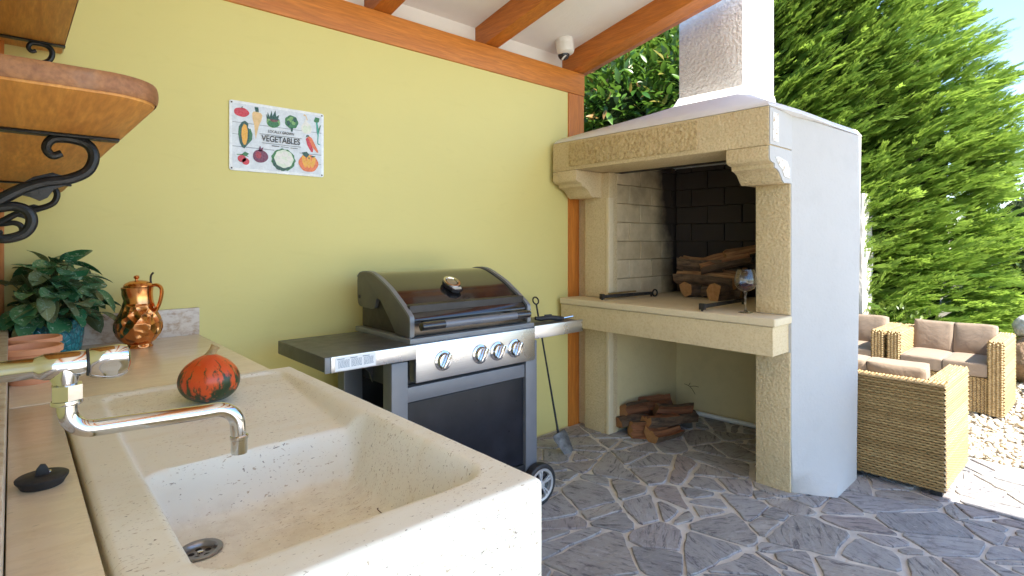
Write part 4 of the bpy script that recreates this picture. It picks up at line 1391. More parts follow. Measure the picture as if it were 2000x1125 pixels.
    P('text_rule', 'ink_black', [ln(.295, .565, .745, .565, .004), ln(.32, .435, .735, .435, .004), ln(.42, .407, .50, .407, .008), ln(.515, .407, .60, .407, .005), ln(.62, .405, .70, .405, .006)])
    def text(body, size, u, v, arcb=0):
        fc = bpy.data.curves.new('lettering', 'FONT')
        fc.body = body
        fc.size = size
        fc.align_x = 'CENTER'; fc.align_y = 'CENTER'
        fc.extrude = 0.0001
        fc.offset = size * 0.012
        fc.materials.append(M['ink_black'])
        tmp = bpy.data.objects.new('lettering_curve', fc)
        S.collection.objects.link(tmp)
        me = bpy.data.meshes.new_from_object(tmp.evaluated_get(bpy.context.evaluated_depsgraph_get()))
        bpy.data.objects.remove(tmp)
        o = bpy.data.objects.new('lettering', me)
        S.collection.objects.link(o)
        o.parent = s
        o.rotation_euler = (R(90), 0, 0)
        o.location = Vector((x0 + u * W, yb - 0.0105, z0 + v * Hh)) - Vector(s.location)
        o.scale = (0.92, 1.15, 1)
        return o
    text('VEGETABLES', 0.0335, .52, .502)
    text('LOCALLY GROWN', 0.0150, .52, .615)
    for u, v in ((.022, .968), (.978, .968), (.022, .032), (.978, .032)):
        MB().lathe([(0.0, 0.0), (0.004, 0.0), (0.0035, 0.0015), (0.0, 0.002)], 12, xf=Matrix.Translation((x0 + u * W, yb - 0.0058, z0 + v * Hh)) @ Matrix.Rotation(R(90), 4, 'X')).build('screw', M['dark_iron'], s)
sign()

# ------------------------------------------------------------------ security camera on the ceiling
def seccam():
    z = rz(2.545) + 0.141
    c = Vector((2.775, 2.545, z))
    k = thing('security_camera', 'white dome security camera on the ceiling between two rafters', 'camera', c)
    xf = Matrix.Translation(c) @ Matrix.Rotation(R(-11.5), 4, 'X')
    MB().lathe([(0.0, 0.004), (0.060, 0.004), (0.0615, -0.004), (0.060, -0.034), (0.0585, -0.036), (0.0585, -0.039), (0.0605, -0.041), (0.059, -0.075), (0.052, -0.092), (0.040, -0.098), (0.0, -0.098)], 40, xf=xf).build('housing', M['white_plastic'], k)
    bx = Matrix.Translation(c + Vector((0.002, 0.006, -0.094)))
    MB().lathe([(0.0, -0.040)] + [(0.040 * math.sin(R(a)), -0.040 * math.cos(R(a))) for a in range(12, 170, 12)] + [(0.0, 0.04)], 32, xf=bx).build('camera_ball', M['lens'], k)
    MB().lathe([(0.0, 0.0), (0.020, 0.0), (0.022, 0.004), (0.020, 0.0055), (0.0, 0.0056)], 24, xf=Matrix.Translation(c + Vector((-0.018, -0.012, -0.122))) @ Matrix.Rotation(R(150), 4, 'Y') @ Matrix.Rotation(R(30), 4, 'X')).build('lens_ring', M['white_plastic'], k)
seccam()

# ------------------------------------------------------------------ gas barbecue
def bbq():
    B = thing('gas_barbecue', 'black hooded gas barbecue on a grey cart with side shelves', 'barbecue', (1.55, 2.15, 0))
    # cart
    for x0, x1, y0, y1, zb in ((1.853, 1.929, 1.95, 2.02, 0.165), (1.118, 1.194, 1.95, 2.02, 0.0), (1.112, 1.203, 2.36, 2.43, 0.0), (1.853, 1.929, 2.36, 2.43, 0.165)):
        MB().box(x0, x1, y0, y1, zb, 0.80, 0.006).build('leg', M['cart'], B)
    MB().box(1.195, 1.852, 1.958, 2.0, 0.628, 0.690, 0.004).build('cross_bar', M['cart'], B)
    MB().box(1.197, 1.850, 1.966, 1.985, 0.205, 0.624, 0.004).build('door_panel', M['door'], B)
    MB().box(1.12, 1.925, 1.96, 2.42, 0.150, 0.200, 0.004).build('bottom_shelf', M['cart_dark'], B)
    MB().box(1.20, 1.845, 2.385, 2.40, 0.21, 0.70, 0.003).build('back_panel', M['cart_dark'], B)
    MB().box(1.204, 1.84, 2.0, 2.38, 0.66, 0.80, 0.01).build('burner_box', M['cart_dark'], B)
    for y in (1.985, 2.395):
        pass
    # control panel, slightly tilted, in brushed steel
    MB().box(1.219, 1.8945, 1.930, 1.985, 0.710, 0.866, 0.003).build('control_panel', M['steel'], B)
    MB().box(1.200, 1.905, 1.945, 2.43, 0.866, 0.889, 0.004).build('top_frame', M['lid_trim'], B)
    for x, z in ((1.352, 0.784), (1.552, 0.784), (1.6535, 0.784), (1.762, 0.783)):
        xf = Matrix.Translation((x, 1.9305, z)) @ Matrix.Rotation(R(90), 4, 'X') @ Matrix.Scale(1.16, 4)
        kb = MB().lathe([(0.0, 0.0), (0.0375, 0.0), (0.0370, 0.004), (0.033, 0.006), (0.030, 0.007), (0.0285, 0.014), (0.0255, 0.018), (0.0, 0.0185)], 40, xf=xf).build('knob', M['chrome'], B)
        a = R(-28)
        gx = xf @ Matrix.Rotation(a, 4, 'Z')
        MB().box(-0.0075, 0.0075, -0.0285, 0.0285, 0.017, 0.034, 0.004, 2, xf=gx).build('grip', M['chrome'], kb)
        MB().box(-0.0012, 0.0012, 0.008, 0.027, 0.0338, 0.0345, xf=gx).build('pointer', M['ink_black'], kb)
    # side shelves
    MB().box(0.834, 1.212, 1.934, 2.40, 0.812, 0.868, 0.006).build('side_shelf', M['shelf_top'], B)
    pl = MB().box(0.858, 1.2165, 1.925, 1.9335, 0.809, 0.8665, 0.002).build('shelf_front', M['steel'], B)
    MB().box(0.8345, 0.857, 1.926, 1.9338, 0.809, 0.8665, 0.003).build('corner_cap', M['lid_trim'], B)
    MB().box(0.872, 1.035, 1.9238, 1.9249, 0.813, 0.863).build('sticker', M['paper_white'], pl)
    rr = random.Random(4)
    ink = MB()
    for bx0, bx1 in ((0.884, 0.928), (0.935, 0.978), (0.985, 1.025)):
        z = 0.857
        ink.box(bx0 - 0.004, bx0 + 0.024, 1.92345, 1.9237, z - 0.003, z)
        z -= 0.006
        while z > 0.824:
            xx = bx0
            while xx < bx1:
                l = rr.uniform(0.003, 0.010)
                ink.box(xx, min(bx1, xx + l), 1.92345, 1.9237, z - 0.0022, z)
                xx += l + 0.0016
            z -= 0.0042
    ink.build('small_print', M['ink_grey'], pl)
    MB().box(1.902, 2.255, 1.945, 2.20, 0.822, 0.868, 0.006).build('side_shelf', M['shelf_top'], B)
    MB().box(1.8985, 2.256, 1.935, 1.9445, 0.809, 0.872, 0.003).build('shelf_front', M['steel'], B)
    # brace under the left shelf
    MB().prism([(0.99, 0.808), (1.116, 0.808), (1.116, 0.70), (1.10, 0.745), (1.06, 0.785)], 2.10, 2.11, 'xz').build('shelf_brace', M['cart_dark'], B)
    # lower bowl
    MB().box(1.225, 1.878, 1.99, 2.412, 0.8895, 1.02, 0.01).build('fire_bowl', M['lid_bowl'], B)
    # hood: outline of the side casting in (y, z)
    outer = [(1.961, 0.893), (1.961, 0.965), (1.975, 0.985), (2.012, 1.012), (2.049, 1.036), (2.088, 1.060), (2.126, 1.083), (2.180, 1.108), (2.234, 1.130), (2.275, 1.143), (2.315, 1.149), (2.365, 1.148), (2.405, 1.140), (2.422, 1.125), (2.426, 1.105),
             (2.424, 1.02), (2.416, 0.996), (2.400, 0.986), (2.36, 0.982), (2.300, 0.980), (2.262, 0.986), (2.250, 1.004), (2.244, 1.026), (2.230, 1.033), (2.205, 1.024), (2.168, 0.990), (2.125, 0.948), (2.090, 0.912), (2.074, 0.893)]
    for xa, xb in ((1.208, 1.228), (1.872, 1.892)):
        MB().prism(outer, xa, xb, 'yz', bev=0.003).build('side_casting', M['lid_side'], B)
    # rolled hood skin between the castings
    arcp = outer[1:15]
    vs, fs = [], []
    xs_ = (1.2285, 1.8715)
    sh = [(2.010, 0.9)] if False else []
    P = [(y + 0.006, z - 0.004) for y, z in arcp]
    P = [(1.970, 0.955)] + P
    n = len(P)
    pp = spline([(0, y, z) for y, z in P], 4)
    for x in xs_:
        vs += [(x, p.y, p.z) for p in pp]
    m = len(pp)
    fs = [(i, i + 1, m + i + 1, m + i) for i in range(m - 1)]
    vs2 = [(v[0], v[1] + 0.008, v[2] - 0.008) for v in vs]
    hood_ = MB().add(vs, fs).add(vs2, [tuple(reversed(f)) for f in fs])
    ob = hood_.build('hood_skin', M['lid'], B, smooth=50)
    # front trim on the casting edge
    for xa, xb in ((1.2075, 1.2285), (1.8715, 1.8925)):
        vs, fs = [], []
        q = spline([(0, y, z) for y, z in outer[0:14]], 3)
        for p in q:
            vs += [(xa, p.y - 0.0028, p.z + 0.0022), (xb, p.y - 0.0028, p.z + 0.0022), (xb, p.y + 0.006, p.z - 0.004), (xa, p.y + 0.006, p.z - 0.004)]
        for i in range(len(q) - 1):
            for k in range(4):
                fs.append((i * 4 + k, i * 4 + (k + 1) % 4, i * 4 + 4 + (k + 1) % 4, i * 4 + 4 + k))
        MB().add(vs, fs).build('edge_trim', M['lid_trim'], B, smooth=40)
    # front lip of the hood
    MB().box(1.2288, 1.8712, 1.9665, 1.985, 0.950, 0.9625, 0.004).build('hood_lip', M['lid'], B)
    MB().box(1.2288, 1.8712, 1.976, 1.984, 0.8935, 0.9495, 0.002).build('hood_front', M['hood_front'], B)
    MB().box(1.2288, 1.8712, 2.405, 2.42, 0.99, 1.12, 0.004).build('hood_back', M['lid'], B)
    # handle on two stubs
    hb = MB().tube([(1.222, 1.893, 0.944), (1.816, 1.893, 0.944)], 0.0165, 22)
    hd = hb.build('handle', M['cart'], B)
    for xa, xb in ((1.220, 1.330), (1.735, 1.818)):
        MB().tube([(xa, 1.893, 0.944), (xb, 1.893, 0.944)], 0.0175, 22).build('grip_sleeve', M['lid'], hd)
    for x in (1.29, 1.77):
        MB().box(x - 0.012, x + 0.012, 1.90, 1.977, 0.935, 0.953, 0.003).build('handle_stub', M['cart_dark'], hd)
    # thermometer on the slope
    tx, ty, tz = 1.530, 2.118, 1.076
    slope = math.atan2(1.083 - 1.036, 2.126 - 2.049)
    xf = Matrix.Translation((tx, ty + .006, tz + 0.006)) @ Matrix.Rotation(slope, 4, 'X') @ Matrix.Scale(1.25, 4)
    th = MB().lathe([(0.0, 0.0), (0.034, 0.0), (0.0345, 0.010), (0.031, 0.014), (0.0, 0.0145)], 36, xf=xf).build('thermometer', M['lens'], B)
    MB().lathe([(0.025, 0.0135), (0.0335, 0.0135), (0.033, 0.0185), (0.026, 0.0185), (0.024, 0.0145)], 40, xf=xf).build('bezel', M['chrome'], th)
    MB().lathe([(0.0, 0.0150), (0.020, 0.0150), (0.020, 0.0156), (0.0, 0.0160)], 32, xf=xf).build('dial', M['glass_dial'], th)
    MB().prism([(-0.031, -0.018), (-0.024, -0.046), (0.0, -0.056), (0.026, -0.046), (0.031, -0.018)], 0.001, 0.014, 'xy', bev=0.003, xf=xf).build('badge', M['lens'], th)
    MB().prism([(-0.020, -0.034), (-0.014, -0.047), (0.016, -0.047), (0.021, -0.034)], 0.0141, 0.0152, 'xy', xf=xf).build('badge_plate', M['silver_plastic'], th)
    # hinge pins and small bolts
    MB().lathe([(0.0, 0.0), (0.009, 0.0), (0.007, 0.004), (0.0, 0.005)], 14, xf=Matrix.Translation((1.2075, 2.40, 1.03)) @ Matrix.Rotation(R(-90), 4, 'Y')).build('hinge_pin', M['dark_iron'], B)
    # wheels at the right, axle front to back
    for y in (1.925, 2.44):
        wc = Vector((1.915, y, 0.1005))
        xf = Matrix.Translation(wc) @ Matrix.Rotation(R(90), 4, 'X')
        ty_ = MB().lathe([(0.076, -0.022), (0.090, -0.024), (0.0985, -0.019), (0.1005, -0.010), (0.1005, 0.010), (0.0985, 0.019), (0.090, 0.024), (0.0785, 0.022), (0.076, 0.016)], 56, xf=xf)
        wh = ty_.build('wheel', M['rubber'], B)
        MB().lathe([(0.066, 0.018), (0.0765, 0.0205), (0.0785, 0.022), (0.077, 0.0245), (0.066, 0.022), (0.064, 0.012), (0.064, -0.016), (0.077, -0.018)], 56, xf=xf).build('rim', M['silver_plastic'], wh)
        for k in range(5):
            for d in (-0.13, 0.13):
                sx = xf @ Matrix.Rotation(k * 2 * math.pi / 5 + 0.35 + d, 4, 'Z')
                MB().prism([(0.014, -0.0036), (0.066, -0.0050), (0.066, 0.0050), (0.014, 0.0036)], 0.010, 0.0205, 'xy', bev=0.0015, xf=sx).build('spoke', M['silver_plastic'], wh)
        MB().lathe([(0.019, 0.006), (0.019, 0.022), (0.016, 0.0255), (0.0, 0.026)], 24, xf=xf).build('hub', M['silver_plastic'], wh)
        MB().lathe([(0.0, 0.004), (0.063, 0.004), (0.063, 0.0035), (0.0, 0.0)], 32, xf=xf).build('wheel_disc', M['lid'], wh)
M['lid_bowl'] = plain('burnt_black_bowl', (0.03, 0.022, 0.016), 0.5, 0.1, 0.3, 12)
M['hood_front'] = plain('bronze_tinted_steel', (0.10, 0.085, 0.07), 0.2, 0.7, 0.1, 8)
bbq()

def tongs_on_shelf():
    t = thing('barbecue_lighter', 'black handled gas lighter lying on the right side shelf', 'lighter', (2.10, 2.03, 0.8685))
    xf = Matrix.Translation((2.10, 2.03, 0.882)) @ Matrix.Rotation(R(-16), 4, 'Z')
    MB().tube(spline([(-0.085, 0, 0.006), (-0.05, 0, 0.002), (0.0, 0, 0.004), (0.05, 0, -0.002), (0.085, 0, -0.004)], 4), [0.010, 0.0105, 0.011, 0.0125, 0.0135] + [0.0135] * 8 + [0.012, 0.011, 0.010, 0.009], 12, xf=xf).build('body', M['rubber'], t)
    MB().tube([(0.084, 0, -0.003), (0.15, 0.01, 0.002)], 0.0055, 10, xf=xf).build('nozzle', M['chrome'], t)
    MB().box(-0.03, 0.012, -0.006, 0.006, 0.012, 0.022, 0.003, xf=xf).build('trigger', M['black_iron'], t)
tongs_on_shelf()

def shovel():
    s = thing('ash_shovel', 'long black iron ash shovel leaning behind the barbecue shelf', 'shovel', (2.5, 2.3, 0))
    top = Vector((2.505, 2.540, 0.885)); low = Vector((2.483, 2.335, 0.150))
    d = (top - low).normalized()
    MB().tube([low + Vector((-0.004, -0.012, -0.035)), low + Vector((0, -.002, -0.012)), low, low + d * 0.25, top], [0.008, 0.0075, 0.007, 0.006, 0.006], 12).build('shaft', M['black_iron'], s)
    c = top + d * 0.022
    u = Vector((0.742, -0.67, 0))
    MB().tube([c + (u * math.cos(R(a)) * 0.018 + d * math.sin(R(a)) * 0.023) for a in range(0, 360, 20)], 0.005, 8, closed=True).build('ring', M['black_iron'], s)
    # blade: dished trapezoid that widens away from the shaft, tip on the floor
    A = low + Vector((-0.004, -0.010, -0.030))
    tip = Vector((2.512, 2.262, 0.003))
    along = (tip - A)
    side = Vector((0.80, -0.55, 0.15)).normalized()
    side = (side - along.normalized() * side.dot(along.normalized())).normalized()
    nrm = along.normalized().cross(side)
    vs, fs = [], []
    for i in range(6):
        t = i / 5
        w = 0.050 - 0.020 * t if i else 0.042
        for k in range(7):
            q = -1 + k / 3
            vs.append(A + along * t + side * (q * w) + nrm * (0.020 * (q * q) * (1 - 0.6 * t)))
    for i in range(5):
        for k in range(6):
            a = i * 7 + k
            fs.append((a, a + 1, a + 8, a + 7))
    o = len(vs)
    n2 = [v + nrm * 0.0025 for v in vs]
    mb = MB().add(vs, fs).add(n2, [tuple(reversed(f)) for f in fs])
    mb.build('blade', M['blade'], s)
    MB().add([A - side * 0.042 + nrm * 0.02, A + side * 0.042 + nrm * 0.02, A + side * 0.030 - nrm * 0.004, A - side * 0.030 - nrm * 0.004], [(0, 1, 2, 3)]).build('blade_back', M['blade'], s)
M['blade'] = plain('ash_grey_iron', (0.16, 0.155, 0.15), 0.6, 0.5, 0.5, 30, 0.4, 60)
shovel()
#==NEXT==

# ------------------------------------------------------------------ firewood
def log(name, label, p0, p1, r, roll, seed, group, frac=0.5, sfx=''):
    """split log from p0 to p1: bark on the round side, two split faces"""
    rr = random.Random(seed)
    g0, g1 = Vector(p0), Vector(p1)
    L = (g1 - g0).length
    p0, d = Vector((-L / 2, 0, 0)), Vector((1, 0, 0))
    u, w = Vector((0, 0, 1)), Vector((0, 1, 0))
    u, w = u * math.cos(roll) + w * math.sin(roll), -u * math.sin(roll) + w * math.cos(roll)
    span = 2 * math.pi * frac
    sec = [(r * 1.0 * math.cos(-span / 2 + span * k / 6), r * math.sin(-span / 2 + span * k / 6)) for k in range(7)]
    apex = -0.30 * r
    sec += [(apex * .4 + .1 * r, 0.45 * r), (apex, 0.02 * r), (apex * .4 + .1 * r, -0.42 * r)] if frac < 0.7 else []
    n = len(sec)
    vs, fs, mi = [], [], []
    rings = 7
    offs = [(rr.uniform(-1, 1), rr.uniform(-1, 1)) for _ in range(3)]
    for i in range(rings):
        t = i / (rings - 1)
        bend = math.sin(math.pi * t) * r * 0.25 * offs[0][0]
        sc = 1 + 0.14 * offs[1][0] * (t - .5) 
        for k, (x, y) in enumerate(sec):
            q = sc * (1 + 0.10 * mnoise.noise((x * 30 + seed, y * 30, t * 4)))
            e = (rr.uniform(-.012, .012) if i in (0, rings - 1) else 0)
            vs.append(p0 + d * (L * t + e) + u * (x * q + bend) + w * (y * q + bend * .5 * offs[2][0]))
    for i in range(rings - 1):
        for k in range(n):
            b = (k + 1) % n
            fs.append((i * n + k, i * n + b, (i + 1) * n + b, (i + 1) * n + k))
            mi.append(1 if (k < 6 or frac >= 0.7) else 0)
    fs.append(tuple(range(n))); mi.append(2)
    fs.append(tuple((rings - 1) * n + k for k in range(n))); mi.append(2)
    o = MB().add(vs, fs, mi).build(name, [M['log_wood' + sfx], M['log_bark' + sfx], M['log_end' + sfx]], None, origin=(0, 0, 0), smooth=30)
    o.location = (g0 + g1) / 2
    o.rotation_euler = (g1 - g0).to_track_quat('X', 'Z').to_euler()
    return tag(o, label, 'log', group)
G1 = 'firewood stacked in the firebox'
log('firewood_log', 'short log end on at the left foot of the firebox stack', (3.42, 2.015, 0.962), (3.70, 1.97, 0.964), 0.056, R(60), 1, G1, 0.95)
log('firewood_log', 'bare reddish log end on at the right foot of the firebox stack', (3.36, 1.775, 0.957), (3.66, 1.72, 0.960), 0.060, R(80), 2, G1, 0.7)
log('firewood_log', 'dark barked log between the two feet of the firebox stack', (3.50, 1.93, 0.957), (3.58, 1.70, 0.957), 0.050, R(-80), 3, G1, 0.9)
log('firewood_log', 'long pale split log lying across the middle of the firebox stack', (3.465, 2.095, 1.060), (3.50, 1.70, 1.045), 0.074, R(165), 4, G1, 0.6)
log('firewood_log', 'long log behind the pale one in the firebox stack', (3.60, 2.08, 1.058), (3.62, 1.70, 1.050), 0.062, R(20), 5, G1, 0.6)
log('firewood_log', 'pale split log on the upper left of the firebox stack', (3.49, 2.100, 1.160), (3.54, 1.80, 1.150), 0.074, R(175), 6, G1, 0.6)
log('firewood_log', 'tilted split log crossing the top of the firebox stack', (3.44, 1.915, 1.125), (3.60, 1.655, 1.200), 0.062, R(150), 7, G1, 0.6)
log('firewood_log', 'thin split piece topmost in the firebox stack', (3.50, 1.77, 1.208), (3.64, 1.615, 1.245), 0.032, R(120), 8, G1, 0.4)
G2 = 'firewood heaped under the hearth'
heap = [((3.10, 2.285, 0.045), (3.32, 2.16, 0.050), .05, 20, .5, 'wedge of firewood against the left pilaster, lowest in the heap'),
        ((3.10, 2.16, 0.046), (3.36, 2.02, 0.044), .048, 100, .6, 'barked log at the front left of the heap under the hearth'),
        ((3.13, 2.03, 0.048), (3.42, 1.98, 0.046), .050, 160, .5, 'split log at the front right of the heap under the hearth'),
        ((3.36, 2.27, 0.050), (3.64, 2.20, 0.050), .055, 60, .5, 'split log at the back of the heap under the hearth'),
        ((3.42, 2.11, 0.05), (3.68, 2.03, 0.05), .052, 10, .6, 'barked log at the right rear of the heap under the hearth'),
        ((3.14, 2.24, 0.130), (3.38, 2.20, 0.128), .052, 90, .6, 'round cut log end on top of the heap beside the pilaster'),
        ((3.17, 2.10, 0.118), (3.44, 1.99, 0.112), .046, 190, .5, 'red brown split log lying over the front of the heap'),
        ((3.40, 2.26, 0.145), (3.60, 2.14, 0.150), .045, 130, .45, 'pale split block on top of the heap at the back'),
        ((3.40, 2.13, 0.125), (3.62, 1.99, 0.118), .045, 70, .5, 'dark split log on the right slope of the heap')]
for i, (a, b, r, ro, fr, lb) in enumerate(heap):
    r *= 1.22; fr = min(0.65, fr + 0.08)
    a, b = [(q[0] - 0.07 if q[0] < 3.3 else q[0] - 0.12, min(q[1] + 0.02, 2.29), q[2]) for q in (a, b)]
    log('firewood_log', lb, a, b, r, R(ro), 20 + i, G2, fr, '_r')
k = MB().tube(spline([(3.79, 1.56, 0.012), (3.72, 1.50, 0.014), (3.66, 1.46, 0.012)], 4), 0.011, 7).build('kindling_stick', M['log_wood'], None, origin=(3.72, 1.5, 0))
tag(k, 'short pale stick of kindling on the floor by the right pilaster', 'stick')
def pipe():
    p = MB().tube([(3.745, 2.20, 0.022), (3.80, 1.46, 0.022)], 0.0165, 14).build('waste_pipe', M['pvc'], None, origin=(3.79, 1.83, 0))
    tag(p, 'thin white plastic pipe along the back of the alcove floor', 'pipe')
pipe()
def twig():
    mb = MB()
    for pts in ([(3.72, 2.06, 0.20), (3.74, 2.12, 0.225), (3.75, 2.19, 0.235)], [(3.74, 2.12, 0.225), (3.745, 2.10, 0.265)], [(3.735, 2.10, 0.22), (3.745, 2.03, 0.235), (3.75, 1.98, 0.232)], [(3.70, 2.0, 0.14), (3.72, 2.06, 0.20)]):
        mb.tube(spline(pts + [pts[-1]] if len(pts) < 3 else pts, 3), 0.0035, 5)
    o = mb.build('dry_twig', M['log_bark'], None, origin=(3.72, 2.06, 0.14))
    o.scale = (0.55, 0.55, 0.55); o.location = (3.72, 2.14, 0.17)
    tag(o, 'dry branching twig sticking up behind the firewood heap', 'twig')
twig()

# fire irons on the hearth
def andiron(label, p0, p1, loop):
    p0, p1 = Vector(p0), Vector(p1)
    d = (p1 - p0).normalized()
    sdv = Vector((-d.y, d.x, 0))
    t = thing('andiron', label, 'andiron', (p0.x, p0.y, 0.906), 'iron fire dogs on the hearth')
    mb = MB()
    def bar(a, b, w, h):
        xf = Matrix.Translation((a + b) / 2) @ (b - a).to_track_quat('X', 'Z').to_matrix().to_4x4()
        L = (b - a).length / 2
        return MB().box(-L, L, -w / 2, w / 2, -h / 2, h / 2, 0.002, xf=xf)
    bar(p0, p1, 0.016, 0.020).build('bar', M['dark_iron'], t)
    bar(p0 - d * 0.014, p0 + d * 0.004, 0.034, 0.034).build('head', M['dark_iron'], t)
    MB().box(p0.x - 0.010, p0.x - 0.004, p0.y - 0.006, p0.y + 0.006, 0.906, p0.z - 0.016, 0.001).build('foot', M['dark_iron'], t)
    e = p1 - d * 0.01
    MB().box(e.x - 0.004, e.x + 0.004, e.y - 0.006, e.y + 0.006, 0.906, e.z, 0.001).build('foot', M['dark_iron'], t)
    if loop:
        MB().tube([p1 + d * 0.025 + (d * math.cos(R(a)) + Vector((0, 0, 1)) * math.sin(R(a))) * 0.022 for a in range(0, 360, 24)], 0.006, 8, closed=True).build('loop', M['dark_iron'], t)
        bar(p0 + d * 0.05 + Vector((0, 0, 0.016)), p0 + d * 0.30 + sdv * 0.01 + Vector((0, 0, 0.02)), 0.012, 0.010).build('brass_arm', M['brass'], t)
M['brass'] = plain('tarnished_brass', (0.38, 0.27, 0.10), 0.4, 0.8, 0.25, 25)
andiron('left iron fire dog with brass arm and a ring at its end', (2.862, 2.285, 0.928), (3.30, 2.20, 0.930), True)
andiron('right plain iron fire dog beside the wine glass', (2.800, 1.545, 0.932), (3.30, 1.555, 0.932), False)

def wine_glass():
    c = (2.915, 1.362, 0.9062)
    g = thing('wine_glass', 'large stemmed glass of red wine on the hearth slab', 'glass', c)
    k = 1.0
    outer = [(0.0, 0.0), (0.037, 0.0), (0.038, 0.0012), (0.030, 0.004), (0.012, 0.0075), (0.0052, 0.014), (0.0040, 0.030), (0.0038, 0.080), (0.0045, 0.104), (0.008, 0.110)]
    bowl = [(0.026, 0.118), (0.044, 0.132), (0.0545, 0.150), (0.0575, 0.168), (0.0555, 0.188), (0.0490, 0.212), (0.0435, 0.232)]
    inner = [(r - 0.0011, z + (0.0012 if i == 0 else 0)) for i, (r, z) in enumerate(bowl)]
    prof = outer + bowl + [(0.0430, 0.2326)] + list(reversed(inner)) + [(0.010, 0.1125), (0.0, 0.1118)]
    MB().lathe(prof, 48, c).build('goblet', M['glass'], g, smooth=60)
    wine = [(0.0, 0.1122), (0.0102, 0.1130), (0.0247, 0.1197), (0.0426, 0.1325), (0.0531, 0.150), (0.0545, 0.156), (0.0, 0.156)]
    MB().lathe(wine, 48, c).build('wine', M['wine'], g, smooth=50)
wine_glass()

# ------------------------------------------------------------------ wicker seats
def weave(mb, o, u, v, W, Hh, strand=0.0135, stake=0.034, amp=0.0055):
    """woven panel: rows of half-round strands that bow over and under the stakes"""
    o, u, v = Vector(o), Vector(u).normalized(), Vector(v).normalized()
    n = u.cross(v).normalized()
    rows = max(1, int(round(Hh / strand)))
    sh = Hh / rows
    m = max(2, int(round(W / stake)) * 2)
    for r in range(rows):
        z0 = r * sh
        ph = math.pi * (r % 2)
        vs, fs = [], []
        for i in range(m + 1):
            x = W * i / m
            d = amp * math.cos(math.pi * i + ph) * 0.8
            base = o + u * x + v * z0 + n * d
            vs += [base + n * -0.003, base + v * (sh * 0.5) + n * 0.0042, base + v * (sh * 0.97) - n * 0.003]
        for i in range(m):
            a = i * 3
            fs += [(a, a + 3, a + 4, a + 1), (a + 1, a + 4, a + 5, a + 2)]
        mb.add(vs, fs)
